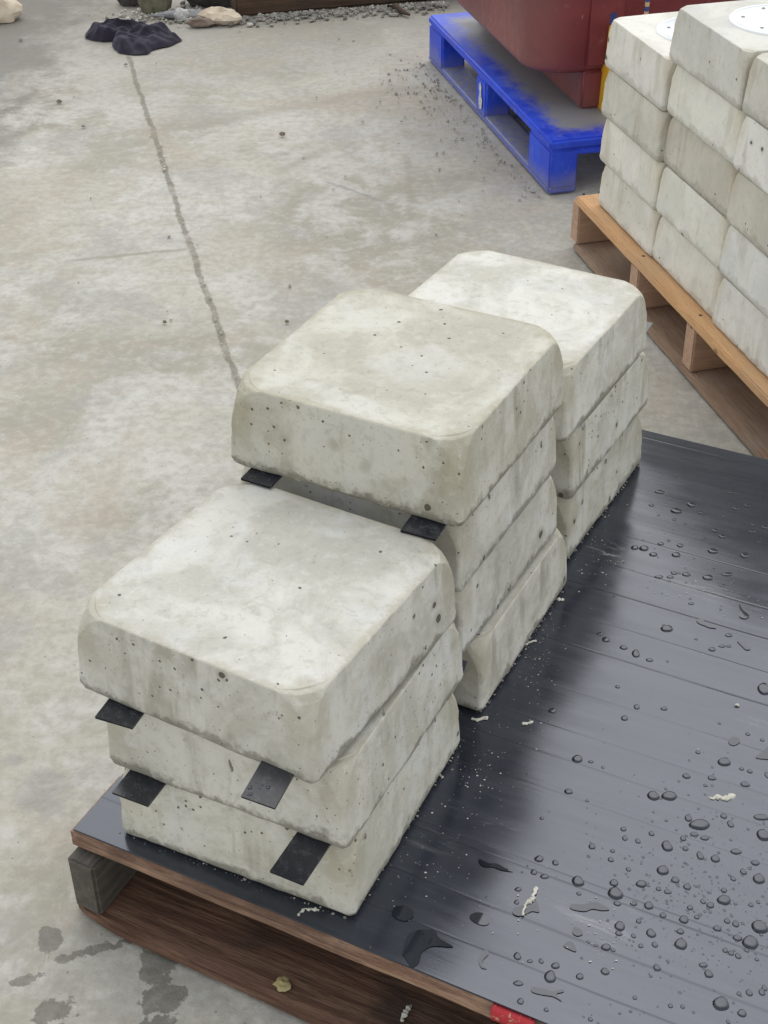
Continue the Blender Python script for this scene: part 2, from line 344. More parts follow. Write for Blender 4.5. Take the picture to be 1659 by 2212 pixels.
# ------------------------------------------------------------------ cast blocks
def block_mesh(name, size=.325, th=.1205, RT=.046, seed=0, flare=.006, NS=26, NC=12):
    bm = bmesh.new(); hs_ = size/2; rings = []
    def outline(a, r):
        pts = []
        for q in range(4):
            ang = q*math.pi/2
            c_, s_ = math.cos(ang), math.sin(ang)
            for k in range(NS):
                t = -1+2*k/NS; xx = a; yy = t*(a-r)
                pts.append((xx*c_-yy*s_, xx*s_+yy*c_, 0))
            for k in range(NC):
                f_ = k/NC; th_ = f_*math.pi/2
                rx, ry = a-r+r*math.cos(th_), a-r+r*math.sin(th_)
                cx, cy = a-r*f_, a-r+r*f_
                w_ = .34
                pts.append(((rx*(1-w_)+cx*w_)*c_-(ry*(1-w_)+cy*w_)*s_, (rx*(1-w_)+cx*w_)*s_+(ry*(1-w_)+cy*w_)*c_, k))
        return pts
    z0 = th*.22; h = th-z0
    levels = [(0, -.009), (.0018, -.0048), (.0045, -.0020), (.008, -.0006), (.0125, 0)] + [(.02+(th-.024)*i/15, 0) for i in range(15)] + [(th-.0016, -.0001), (th-.0006, -.0006), (th, -.0018)]
    S = Vector((seed*7.7, seed*3.3, seed*1.9))
    for z, ins in levels:
        a = hs_+flare*(1-z/th)+ins
        k = max(0, min(1, (z-z0)/h)); r = RT*(1-math.sqrt(max(0, 1-k*k)))
        r = max(r, .005 if z > .01 else .008) 
        ring = []
        for (px, py, cc) in outline(a, r):
            p = Vector((px, py, z)); n_ = Vector((px, py, 0)).normalized()
            d = noise.noise(p*14+S)*.0008+noise.noise(p*60+S)*.0004
            if z < .01: d += max(0, noise.noise(Vector((px, py, 0))*38+S))*.0045*(1-z/.01)+noise.noise(Vector((px, py, 0))*140+S)*.0016*(1-z/.012)
            if cc: d += noise.noise(p*90+S)*.0011
            zz = z
            if z > .003: zz += noise.noise(Vector((px, py, 0))*9+S)*.0007*(z/th)
            if cc and z > th*.8: zz -= .0014*math.sin(math.pi*min(1, cc/NC))*(z/th)
            ring.append(bm.verts.new(p+n_*d+Vector((0, 0, zz-z))))
        rings.append(ring)
    n = len(rings[0])
    for i in range(len(rings)-1):
        for k in range(n): bm.faces.new((rings[i][k], rings[i][(k+1) % n], rings[i+1][(k+1) % n], rings[i+1][k]))
    # top cap: shrink the last outline inward
    last = rings[-1]
    for s_ in (.993, .975, .94, .88, .76, .6, .4, .2):
        nr = []
        for v in rings[-1]:
            zz = th+noise.noise(Vector((v.co.x*s_, v.co.y*s_, 0))*9+S)*.0007 - .0006*(1-s_)
            nr.append(bm.verts.new((v.co.x*s_, v.co.y*s_, zz)))
        for k in range(n): bm.faces.new((last[k], last[(k+1) % n], nr[(k+1) % n], nr[k]))
        last = nr
    c0 = bm.verts.new((0, 0, th))
    for k in range(n): bm.faces.new((last[k], last[(k+1) % n], c0))
    bm.faces.new(list(reversed(rings[0])))
    me = bpy.data.meshes.new(name); bm.normal_update(); bm.to_mesh(me); bm.free()
    for p in me.polygons: p.use_smooth = True
    me.set_sharp_from_angle(angle=math.radians(9.5))
    return me
BS, BT, LP = .325, .1200, .1245
def block(near, yaw, layer, label, tint, seed, size=BS, th=BT, z=None, mat=None, group=None, RT=.046):
    me = block_mesh('concrete_block', size, th, seed=seed, RT=RT, NS=26)
    o = link('concrete_block', me, mat or m_block)
    ex = Vector((math.cos(yaw), math.sin(yaw), 0)); ey = Vector((-ex.y, ex.x, 0))
    c_ = Vector((near[0], near[1], 0)) - ex*size/2 + ey*size/2
    c_.z = PZ+.003+layer*LP if z is None else z
    o.location = c_; o.rotation_euler = (R.uniform(-.003, .003), R.uniform(-.003, .003), yaw)
    o.color = tuple(tint)+(1,)
    if group == GB: BLK.append((o, near, yaw))
    return tag(o, label, 'concrete block', group)
GB = 'cast concrete blocks in three stacks on the dark sheet'
BLK = []
W_ = (1, 1, 1)
block((-.0813, 1.142), -.535, 2, 'top concrete block of the nearest stack, its whole square top in view', (.96, .96, .955), 1, group=GB)
block((-.050, 1.160), -.468, 1, 'middle concrete block of the nearest three-block stack, with black spacers above and below it', (.98, .98, .97), 2, group=GB)
block((-.045, 1.165), -.447, 0, 'bottom concrete block of the nearest stack, by the pallet front edge', (1.0, 1.0, .97), 3, group=GB)
block((.0925, 1.452), -.490, 3, 'top concrete block of the tall middle foreground stack, with a tan stained top', (.90, .89, .84), 4, group=GB)
block((.094, 1.478), -.485, 2, 'second block from the top in the tall middle stack, front half hidden', (.98, .98, .98), 5, group=GB)
block((.100, 1.500), -.500, 1, 'third block from the top in the tall middle stack, overhanging the lowest block', (1, 1, 1), 6, group=GB)
block((.132, 1.525), -.479, 0, 'lowest block of the tall middle stack, jutting out to the right on the dark sheet', (.98, .97, .95), 7, group=GB)
block((.269, 1.839), -.520, 2, 'top concrete block of the farthest foreground stack, with the whitest top face', (1.03, 1.03, 1.02), 8, group=GB)
block((.290, 1.870), -.514, 1, 'middle concrete block of the farthest foreground stack, its side streaked with brown runs', (.97, .97, .94), 9, group=GB)
block((.292, 1.877), -.513, 0, 'bottom concrete block of the farthest foreground stack, against the dark sheet far side', (.97, .97, .94), 10, group=GB)

# right-hand stacks
GR = 'pale concrete blocks stacked on the orange pallet'
DR = Vector((.161, -.622, 0)).normalized(); YR = math.atan2(DR.x, -DR.y)
EXR = Vector((math.cos(YR), math.sin(YR), 0))
L0 = Vector((.535, 3.311, 0)); SR, TR = .309, .1112
cols_ = [('leftmost', 4, .000), ('middle', 5, .318), ('right-hand', 5, .636)]
ordn = ['topmost', 'second from top', 'third from top', 'fourth from top', 'lowest']
tints = {0: [(1.0, .99, .96), (.84, .83, .78), (1.04, 1.03, .99), (.99, .98, .95)], 1: [(.86, .86, .84), (1.04, 1.04, 1.0), (.80, .77, .71), (1.03, 1.03, .99), (1.0, .98, .94)], 2: [(.84, .83, .79), (1.04, 1.04, 1.04), (.84, .81, .75), (1.04, 1.05, 1.06), (1.03, 1.03, 1.02)]}
m_cover = Mat('white_cover_plastic').done((.78, .80, .83), .32)
m_screw = Mat('dull_screw_steel').done((.30, .30, .31), .45, Metallic=.8)
top_blocks = []
for ci, (cn, n_, off) in enumerate(cols_):
    for k in range(n_):
        lay = n_-1-k
        jx = R.uniform(-.004, .004); jy = R.uniform(-.004, .004)
        jx -= {(0, 0): .014, (0, 1): .008, (0, 2): .008}.get((ci, k), 0)
        if ci == 1 and k == 0: jx -= .006
        far = L0 + DR*(off+jy+SR) + EXR*(SR+jx)      # near-right corner of the block footprint
        z = PZ + lay*(TR+.0013)
        pos = ordn[k] if k < n_-1 else 'lowest'
        lab = f'{pos} pale concrete block of the {cn} column on the orange pallet'
        if k == 0 and ci < 2: lab = f'top pale block of the {cn} column, with a round white cover in its top'
        tb = block((far.x, far.y), YR+R.uniform(-.008, .008), lay, lab, tints[ci][k], 20+ci*6+k, size=SR, th=TR, z=z, mat=m_block_r, group=GR, RT=.024)
        if k == 0: top_blocks.append(tb)
for tb in top_blocks:
    bm = bmesh.new()
    rr = [(0, .0035), (.090, .0035), (.0915, .0028), (.092, .001), (.0955, .0012), (.0975, .0038), (.1005, .0042), (.103, .0028), (.104, -.002)]
    K = 64; pr = []
    for (r_, z_) in rr[1:]:
        pr.append([bm.verts.new((r_*math.cos(2*math.pi*k/K), r_*math.sin(2*math.pi*k/K), z_)) for k in range(K)])
    c0 = bm.verts.new((0, 0, .0035))
    for k in range(K): bm.faces.new((c0, pr[0][k], pr[0][(k+1) % K]))
    for i in range(len(pr)-1):
        for k in range(K): bm.faces.new((pr[i][k], pr[i+1][k], pr[i+1][(k+1) % K], pr[i][(k+1) % K]))
    cv = bmobj('cover_plate', bm, m_cover, tb, smooth=30); cv.location = (.0, 0, TR)
    cv['label'] = 'round white plastic cover with screws around its rim'
    for q in range(6):
        a_ = q*math.pi/3+.55
        bm = bmesh.new(); bmesh.ops.create_cone(bm, cap_ends=True, segments=14, radius1=.0042, radius2=.0034, depth=.0016)
        bmesh.ops.create_cube(bm, size=1, matrix=Matrix.Translation((0, 0, .0009)) @ Matrix.Diagonal((.005, .0009, .0006, 1)))
        s_ = bmobj('screw', bm, m_screw, cv); s_.location = (.076*math.cos(a_), .076*math.sin(a_), .0043)

# ------------------------------------------------------------------ front pallet + sheet
def poly_prism(pts, z0, z1, bev=.003, jitter=0, seed=0):
    bm = bmesh.new(); bot = [bm.verts.new((p[0], p[1], z0)) for p in pts]; tp = [bm.verts.new((p[0], p[1], z1)) for p in pts]
    n = len(pts); bm.faces.new(tp); bm.faces.new(list(reversed(bot)))
    for k in range(n): bm.faces.new((bot[k], bot[(k+1) % n], tp[(k+1) % n], tp[k]))
    bmesh.ops.recalc_face_normals(bm, faces=bm.faces)
    if bev:
        es = [e for e in bm.edges if e.calc_face_angle(0) > .6]
        bmesh.ops.bevel(bm, geom=es, offset=bev, segments=2, affect='EDGES', clamp_overlap=True)
    return bm
PW, PD = 1.14, 1.25
pal = empty('wooden_pallet', FL, YAW1)
tag(pal, 'old red-brown wooden pallet under the dark sheet, worn front edge with red paint', 'pallet')
TB = .030
nb = 7; bwid = .13
for i in range(nb):
    yy = .066 + i*(PD-.13)/(nb-1)
    if i == 0:
        bm = box_bm(PW, bwid, TB-.001, .009, 3, .0022, 90, seed=i+2)
    else:
        bm = box_bm(PW, bwid, TB-.001, .004, 1, .001, 12, seed=i+2)
    b = bmobj('deck_board', bm, m_wood_e if i == 0 else m_wood_f, pal, smooth=50); b.location = (PW/2-.010, yy-.006, PZ-TB)
    if i == 0: b['label'] = 'worn rounded front deck board with splintered edge'
for i, sx in enumerate((.020, .66, PW-.075)):
    bm = box_bm(PD, .044, PZ-TB-.022, .004, 2, .002, 40, seed=i+30)
    b = bmobj('stringer', bm, m_wood_g, pal, smooth=50); b.rotation_euler = (0, 0, math.pi/2); b.location = (sx, PD/2-.022, .021)
    if i == 0: b['label'] = 'weathered grey end of the pallet bearer'
# bottom boards, the front one splayed and with a worn round corner
def bp_local(px, py, z=0): return pal_inv @ at(px, py, z)
pal_inv = (Matrix.Translation(FL) @ Matrix.Rotation(YAW1, 4, 'Z')).inverted()
front = [bp_local(*p) for p in [(168, 1962), (190, 1985), (250, 2024), (300, 2048), (400, 2092), (520, 2146), (650, 2208), (760, 2258), (900, 2325)]]
out = [(p.x, p.y) for p in front]
out += [(PW, out[-1][1]-.0), (PW, .115)]
out += [(x_, .115+noise.noise(Vector((x_*5, 0, 0)))*.004) for x_ in (.9, .7, .5, .3, .1)] + [(-.034, .115)]
b = bmobj('bottom_board', poly_prism(out, 0.001, .021, .004), m_wood_f, pal, smooth=40)
for yy in (.45, .8, 1.17):
    b = bmobj('bottom_board', box_bm(PW, .12, .02, .003, 1, .001, 10, seed=yy*9), m_wood_f, pal, smooth=50); b.location = (PW/2-.022, yy, .001)
# red paint mark on the front board
m_red = Mat('red_paint').done((.45, .03, .035), .6)
M = Mat('worn_red_paint'); cc = M.coord(scale=(1, 1, 1)); nn = M.noise(cc, 120, 5, .7); m_red = M.done(M.mix(M.ramp(nn, .56, .62), (.42, .02, .03), (.42, .27, .19)), .65)
q0 = pal_inv @ at(1057, 2172, PZ-.006); 
bm = bmesh.new()
prof = [(.001, -.0012), (-.0042, -.0035), (-.0068, -.008), (-.0074, -.016), (-.0066, -.023)]
nx = 14; gr = []
for i in range(nx+1):
    x_ = q0.x + .004 + .052*i/nx
    gr.append([bm.verts.new((x_+(.002*noise.noise(Vector((j*3, i, 5))) if i in (0, nx) else 0), pj_[0], PZ+pj_[1])) for j, pj_ in enumerate(prof)])
for i in range(nx):
    for j in range(len(prof)-1): bm.faces.new((gr[i][j], gr[i][j+1], gr[i+1][j+1], gr[i+1][j]))
bm.normal_update()
paint = bmobj('paint_mark', bm, m_red, pal, smooth=60); paint['label'] = 'red paint mark on the front board edge'
paint.modifiers.new('t', 'SOLIDIFY').thickness = .001

# sheet
m_sheet = mat_sheet()
SW, SD = 1.12, 1.262
bm = bmesh.new(); nxs, nys = 90, 100
def sz(x_, y_):
    return .0022 + noise.noise(Vector((x_*2.2, y_*5, 0)))*.0016*min(1, x_*8+.1)*1.0 + .0006*noise.noise(Vector((x_*6, y_*14, 3)))
gr = [[bm.verts.new((SW*i/nxs, SD*k/nys, sz(SW*i/nxs, SD*k/nys))) for i in range(nxs+1)] for k in range(nys+1)]
for k in range(nys):
    for i in range(nxs): bm.faces.new((gr[k][i], gr[k][i+1], gr[k+1][i+1], gr[k+1][i]))
rim = [gr[0][i] for i in range(nxs+1)]+[gr[k][nxs] for k in range(1, nys+1)]+[gr[nys][i] for i in range(nxs-1, -1, -1)]+[gr[k][0] for k in range(nys-1, 0, -1)]
low = [bm.verts.new((v.co.x, v.co.y, v.co.z-.0035)) for v in rim]
for k in range(len(rim)): bm.faces.new((rim[k], low[k], low[(k+1) % len(rim)], rim[(k+1) % len(rim)]))
sh = bmobj('plastic_sheet', bm, m_sheet, smooth=60); sh.matrix_world = sheet_frame()
sh.location.z += .0012
tag(sh, 'dark grey ribbed plastic sheet covering the front pallet, wet with drops', 'plastic sheet')
STOP = PZ+.0034

# ------------------------------------------------------------------ spacers
M = Mat('black_twinwall_plastic'); cc = M.coord(); nn = M.noise(M.coord(rnd=4), 90, 4, .6)
m_sp = M.done(M.mix(M.ramp(nn, .5, .7), (.018, .019, .026), (.05, .052, .06)), .22, M.bump(M.noise(M.coord(scale=(8, 1, 1)), 60, 2), .3, .0006), IOR=1.55)
SPD = []
def spacer(fl, fr, depth, layer, label, tilt=2.5):
    z = PZ+.003+layer*LP - .0006
    a, b = at(*fl, z), at(*fr, z); d = (b-a); wd = d.length; yaw = math.atan2(d.y, d.x)
    bm = bmesh.new(); T = .0032
    def bx(x0, x1, y0, y1, z0, z1):
        mm = Matrix.Translation(((x0+x1)/2, (y0+y1)/2, (z0+z1)/2)) @ Matrix.Diagonal((x1-x0, y1-y0, z1-z0, 1)); bmesh.ops.create_cube(bm, size=1, matrix=mm)
    bx(0, wd, 0, depth, T-.0006, T); bx(0, wd, 0, depth, -.0, .0006)
    nf = int(wd/.0045)
    for i in range(nf+1):
        x_ = i*(wd-.0006)/nf; bx(x_, x_+.0006, .0003, depth-.0003, .0006, T-.0006)
    o = bmobj('spacer', bm, m_sp); o.location = (a.x, a.y, z-T+.0008); R3 = Matrix.Rotation(yaw, 3, 'Z') @ Matrix.Rotation(math.radians(tilt), 3, 'X'); o.rotation_euler = R3.to_euler()
    SPD.append((o.location.copy(), R3, wd, T))
    return tag(o, label, 'plastic spacer', 'black plastic spacers between the blocks')
spacer((205, 1549), (286, 1573), .10, 2, 'black spacer under the left end of the nearest top block')
spacer((521, 1720), (594, 1746), .10, 2, 'shiny wet spacer under the front right of the nearest top block', 13)
spacer((242, 1712), (320, 1741), .10, 1, 'black spacer at the left end above the bottom block of the nearest stack')
spacer((583, 1882), (655, 1911), .10, 1, 'wet black spacer hanging over the front of the lowest near block')
spacer((520, 1034), (584, 1053), .10, 3, 'black spacer at the left under the top block of the tall middle stack')
spacer((865, 1146), (941, 1166), .10, 3, 'black spacer with open flutes, right, under the tall middle stack top block')
spacer((935, 1449), (998, 1461), .03, 1, 'black spacer tip in the gap between the near stack and the middle stack')
# tip behind the far stack
spacer((1366, 716), (1394, 722), .040, 2, 'black spacer tip poking out behind the right side of the far foreground stack')

# ------------------------------------------------------------------ right (orange) pallet
A0 = Vector((.482, 3.368, 0))
pr_ = empty('wooden_pallet', A0, YR)
tag(pr_, 'orange pine pallet carrying the pale blocks at the right', 'pallet')
# local: x = into the pallet (EXR), y = away; edge runs along -y
PLn = 1.17
def board(name, mat, length, width, th, x, y, z, along='y', seed=0, cuts=30, rough=.0012, bev=.003):
    bm = box_bm(length, width, th, bev, 2, rough, cuts, seed)
    o = bmobj(name, bm, mat, pr_, smooth=50); o.location = (x, y, z)
    o.rotation_euler = (0, 0, math.pi/2 if along == 'y' else 0)
    return o
for i in range(6):
    bw = .088
    b = board('deck_board', m_wood_o, PLn, bw, .0215, bw/2+i*.18, -PLn/2, PZ-.0225, seed=i+40, cuts=60, rough=.002 if i == 0 else .001)
for i in range(4):
    bw = .145
    board('bottom_board', m_wood_d, PLn, bw, .018, bw/2+.001+i*.28, -PLn/2, .001, seed=i+50, cuts=30)
ys_ = []
for (px, py) in [(1253, 527.5), (1387, 668), (1487, 805.5)]:
    q = Matrix.Rotation(-YR, 4, 'Z') @ (at(px, py, .02)-A0); ys_.append(q.y)
ys_.append(-PLn+.03)
print('stringer y', ys_)
for i, y_ in enumerate(ys_):
    b = board('stringer', m_wood_p, 1.0, .045, PZ-.0225-.0195, .5+.004, y_+.022, .0193, along='x', seed=60+i, cuts=20)

m_nail = Mat('rusty_nail').done((.06, .04, .03), .6, Metallic=.4)
edge_board = [o for o in pr_.children if o.name.startswith('deck_board')]
for y_ in ys_:
    for dx in (.022, .064):
        bm = bmesh.new(); bmesh.ops.create_cone(bm, cap_ends=True, segments=10, radius1=.0042, radius2=.0036, depth=.0022)
        nl = bmobj('nail', bm, m_nail, edge_board[0]); nl.location = (y_+.02+PLn/2, -(dx-.044), .0214)

# ------------------------------------------------------------------ blue pallet
M = Mat('dusty_blue_plastic')
x, y, z = M.sep(M.tc.outputs['Object'])[:3]
n1 = M.noise(M.tc.outputs['Object'], 8, 8, .65, .4); n2 = M.noise(M.tc.outputs['Object'], 45, 6, .7); n3 = M.noise(M.coord(scale=(4, 1, 1)), 22, 6, .7, .3)
bl = M.mix(M.ramp(n1, .35, .65), (.009, .040, .52), (.018, .078, .70))
g_ = M.sep(M.tc.outputs['Normal'])[2]
gen = M.sep(N(M.nt, 'ShaderNodeNewGeometry').outputs['Position'])
bl = M.mix(M.math('MULTIPLY', M.ramp(n3, .55, .75), .35), bl, (.25, .28, .55))
bl = M.mix(M.math('MULTIPLY', M.ramp(n2, .60, .72), .25), bl, (.35, .36, .45))
low = M.ramp(M.math('ADD', gen[2], M.math('MULTIPLY', M.math('SUBTRACT', n1, .5), .12)), .015, .075, 1, 0)
bl = M.mix(M.math('MULTIPLY', low, .45), bl, (.25, .25, .28))
dust_mid = M.math('MULTIPLY', M.ramp(M.math('ADD', M.math('MINIMUM', x, M.math('MINIMUM', y, M.math('SUBTRACT', 1.19, y))), M.math('ADD', M.math('MULTIPLY', M.math('SUBTRACT', n1, .5), .14), M.math('MULTIPLY', M.math('SUBTRACT', n2, .5), .10))), .02, .10), M.ramp(g_, .5, .9))
dust_mid = M.math('MULTIPLY', dust_mid, M.ramp(gen[2], .10, .14))
bl = M.mix(M.math('MULTIPLY', dust_mid, .93), bl, (.25, .245, .22))
rail = M.math('MULTIPLY', M.ramp(gen[2], .05, .06, 1, 0), M.ramp(g_, .3, .8))
bl = M.mix(M.math('MULTIPLY', rail, M.ramp(n2, .35, .6, .35, .95)), bl, (.28, .27, .25))
m_blue = M.done(bl, M.ramp(n1, .3, .7, .38, .6), M.bump(n2, .3, .0015))
NB_ = Vector((.454, 3.715, 0)); YB = .244
bp_ = empty('plastic_pallet', NB_, YB)
tag(bp_, 'bright blue plastic pallet, dusty on top, under the dark red tub', 'pallet')
BL, BW, BH = 1.19, 1.0, .15
def bpart(name, x0, x1, y0, y1, z0, z1, bev=.008, label=None):
    bm = bmesh.new(); bmesh.ops.create_cube(bm, size=1, matrix=Matrix.Translation(((x0+x1)/2, (y0+y1)/2, (z0+z1)/2)) @ Matrix.Diagonal((x1-x0, y1-y0, z1-z0, 1)))
    bmesh.ops.bevel(bm, geom=list(bm.edges), offset=bev, segments=3, affect='EDGES', clamp_overlap=True)
    o = bmobj(name, bm, m_blue, bp_, smooth=40)
    if label: o['label'] = label
    return o
bpart('deck', 0, BW, 0, BL, .122, BH, .007)
for y0, y1 in ((.001, .09), (BL-.09, BL-.001)): bpart('end_rail', .03, BW-.03, y0, y1, .104, .1235, .006)
inv = (Matrix.Translation(NB_) @ Matrix.Rotation(YB, 4, 'Z')).inverted()
ypos = [(inv @ at(px, py, .15)).y for px, py in [(952, 61), (1028, 139), (1048, 160), (1142, 258)]]
print('blue posts', ypos)
yA, yB, yC, yD = ypos
for x0, x1 in ((.002, .082), (.43, .57), (.918, .998)):
    for y0, y1 in ((.002, yD), (yC, yB), (yA, BL-.002)):
        bpart('foot_block', x0, x1, y0, y1, .012, .1235, .006)
    bpart('runner', x0-.001, x1+.001, .0, BL, 0, .022, .006)
# torn label on the middle post
M = Mat('torn_white_label'); m_lab = M.done(M.mix(M.ramp(M.noise(M.tc.outputs['Object'], 90, 4), .45, .6), (.62, .62, .60), (.38, .38, .42)), .7)
bm = bmesh.new(); ym = (yB+yC)/2
outl = [(.0, .035), (.022, .03), (.030, .055), (.024, .075), (.030, .098), (.018, .112), (.006, .10), (.008, .078), (-.004, .06)]
vv = [bm.verts.new((-.0008, ym-.02+a_*1.0, b_)) for a_, b_ in outl]; bm.faces.new(vv)
bmesh.ops.recalc_face_normals(bm, faces=bm.faces)
o = bmobj('torn_label', bm, m_lab, bp_); o.modifiers.new('t', 'SOLIDIFY').thickness = .0008

# ------------------------------------------------------------------ red tub
M = Mat('maroon_tub_plastic'); oc = M.tc.outputs['Object']
n1 = M.noise(oc, 5, 6, .6, .3); n2 = M.noise(oc, 30, 6, .7); x, y, z = M.sep(oc)[:3]
rd = M.mix(M.ramp(n1, .35, .65), (.125, .014, .020), (.19, .028, .032))
dz = M.ramp(M.math('ADD', z, M.math('MULTIPLY', M.math('SUBTRACT', n1, .5), .15)), .0, .16, 1, 0)
rd = M.mix(M.math('MULTIPLY', dz, .20), rd, (.27, .18, .16))
side_d = M.ramp(M.math('ADD', x, M.math('MULTIPLY', M.math('SUBTRACT', n1, .5), .1)), .16, .0)
rd = M.mix(M.math('MULTIPLY', side_d, .20), rd, (.30, .20, .19))
for rot, s_, th_ in (((.3, .6, .2), 30, .035), ((1.1, -.5, .9), 24, .03), ((.2, 1.2, -.6), 42, .03)):
    vr = M.vor(M.coord(scale=(1, 1, .18), rot=rot), s_); k = M.math('MULTIPLY', M.math('LESS_THAN', vr.outputs['Distance'], th_*1.6), M.math('GREATER_THAN', M.sep(vr.outputs['Color'])[0], .6))
    rd = M.mix(M.math('MULTIPLY', k, .55), rd, (.45, .33, .31))
rd = M.mix(M.math('MULTIPLY', M.ramp(n2, .58, .72), .22), rd, (.30, .17, .16))
m_tub = M.done(rd, M.ramp(n2, .3, .7, .34, .5), M.bump(n1, .3, .006))
tub = empty('plastic_tub', Vector((0, 0, 0)), 0)
tub.matrix_world = Matrix.Translation(NB_) @ Matrix.Rotation(YB, 4, 'Z') @ Matrix.Translation((.015, .205, BH))
tag(tub, 'large dark red plastic tub with scuffed rounded side, on the blue pallet', 'tub')
TW, TD, TH, TR_ = .80, .92, .62, .125
def rr_outline(x0, x1, y0, y1, r, n=10):
    pts = []
    for cx, cy, a0 in ((x1-r, y1-r, 0), (x0+r, y1-r, 90), (x0+r, y0+r, 180), (x1-r, y0+r, 270)):
        for k in range(n+1):
            a_ = math.radians(a0+90*k/n); pts.append((cx+r*math.cos(a_), cy+r*math.sin(a_)))
    return pts
bm = bmesh.new(); rings = []
for z_, ins in [(.10, .03), (.102, .016), (.108, .006), (.118, .001), (.135, 0), (.2, -.004), (.3, -.010), (.42, -.016), (.54, -.022), (.58, -.024), (.585, -.045), (.615, -.047), (TH, -.042), (TH, -.01), (.58, .02), (.2, .05), (.16, .06)]:
    rings.append([bm.verts.new((a_, b_, z_)) for a_, b_ in rr_outline(ins, TW-ins, ins, TD-ins, max(.02, TR_-ins))])
n = len(rings[0])
for i in range(len(rings)-1):
    for k in range(n): bm.faces.new((rings[i][k], rings[i][(k+1) % n], rings[i+1][(k+1) % n], rings[i+1][k]))
bm.faces.new(list(reversed(rings[0]))); bm.faces.new(rings[-1])
bmobj('body', bm, m_tub, tub, smooth=35)
# raised corner pad on the front face
bm = bmesh.new()
bmesh.ops.create_cube(bm, size=1, matrix=Matrix.Translation((.20, .012, .345)) @ Matrix.Diagonal((.12, .05, .46, 1)))
bmesh.ops.bevel(bm, geom=list(bm.edges), offset=.012, segments=3, affect='EDGES')
bmobj('front_rib', bm, m_tub, tub, smooth=40)
for fx in (.145, TW-.215):
    bm = bmesh.new(); bmesh.ops.create_cube(bm, size=1, matrix=Matrix.Translation((fx+.035, TD/2, .055)) @ Matrix.Diagonal((.07, TD-.0, .11, 1)))
    bmesh.ops.bevel(bm, geom=list(bm.edges), offset=.008, segments=3, affect='EDGES')
    bmobj('skid_foot', bm, m_tub, tub, smooth=40)
# wrinkle ridge moulded in the side
bm = bmesh.new()
def tube(bm, pts, rad, seg=6, cap=True):
    prev = None; rs = rad if isinstance(rad, (list, tuple)) else [rad]*len(pts)
    for i, p in enumerate(pts):
        p = Vector(p); t = (Vector(pts[min(i+1, len(pts)-1)])-Vector(pts[max(i-1, 0)])).normalized()
        a_ = t.orthogonal().normalized(); b_ = t.cross(a_)
        ring = [bm.verts.new(p+(a_*math.cos(2*math.pi*k/seg)+b_*math.sin(2*math.pi*k/seg))*rs[i]) for k in range(seg)]
        if prev:
            for k in range(seg): bm.faces.new((prev[k], prev[(k+1) % seg], ring[(k+1) % seg], ring[k]))
        elif cap: bm.faces.new(list(reversed(ring)))
        prev = ring
    if cap: bm.faces.new(prev)
pts = []
for k in range(12):
    f_ = k/11; a_ = math.radians(222+3*math.sin(f_*5)); rr_ = TR_+.001
    zz = .155+f_*.30
    pts.append((TR_+rr_*math.cos(a_)-.0, TR_+rr_*math.sin(a_), zz))
tube(bm, pts, [.001]+[.0022]*10+[.001])
bmobj('moulded_crease', bm, m_tub, tub, smooth=60)

# yellow container beside the pale stack
M = Mat('yellow_plastic'); m_yel = M.done(M.mix(M.ramp(M.noise(M.tc.outputs['Object'], 12), .4, .7), (.72, .40, .02), (.66, .33, .03)), .4)
m_bcap = Mat('dark_blue_plastic').done((.02, .035, .17), .4)
yp = Matrix.Translation(NB_) @ Matrix.Rotation(YB, 4, 'Z')
yl = yp.inverted() @ at(1294, 250, BH)
yc = empty('plastic_canister', (0, 0, 0)); yc.matrix_world = yp @ Matrix.Translation((yl.x+.074, yl.y+.05, BH))
tag(yc, 'yellow plastic canister with a blue cap, mostly hidden behind the left pale stack', 'canister')
bm = bmesh.new(); rings = []
for z_, s_ in [(0, .98), (.004, 1), (.225, .86), (.233, .82), (.236, .7), (.237, .5)]:
    rings.append([bm.verts.new((a_*s_, b_*s_, z_)) for a_, b_ in rr_outline(-.055, .055, -.055, .055, .018, 5)])
n = len(rings[0])
for i in range(len(rings)-1):
    for k in range(n): bm.faces.new((rings[i][k], rings[i][(k+1) % n], rings[i+1][(k+1) % n], rings[i+1][k]))
bm.faces.new(list(reversed(rings[0]))); bm.faces.new(rings[-1])
bmobj('body', bm, m_yel, yc, smooth=35)
bm = bmesh.new(); bmesh.ops.create_cone(bm, cap_ends=True, segments=20, radius1=.013, radius2=.012, depth=.03, matrix=Matrix.Translation((-.036, 0, .250)))
bmobj('cap', bm, m_bcap, yc, smooth=40)

# rope hanging behind the middle column
M = Mat('rope_strands'); x, y, z = M.sep(M.tc.outputs['Object'])[:3]
m_rope = M.done(M.mix(M.math('GREATER_THAN', M.math('SINE', M.math('MULTIPLY', z, 260)), .1), (.03, .06, .22), (.55, .36, .20)), .8)
bm = bmesh.new(); p0 = at(1462, 14, .42)
p0 = Vector((.70, 3.86, .36))
tube(bm, [(p0.x+.003*math.sin(k*.7), p0.y, p0.z+.05*k) for k in range(9)], .006, 8)
tag(bmobj('rope', bm, m_rope, None, smooth=60), 'blue and orange twisted rope hanging on the red tub behind the pale blocks', 'rope')

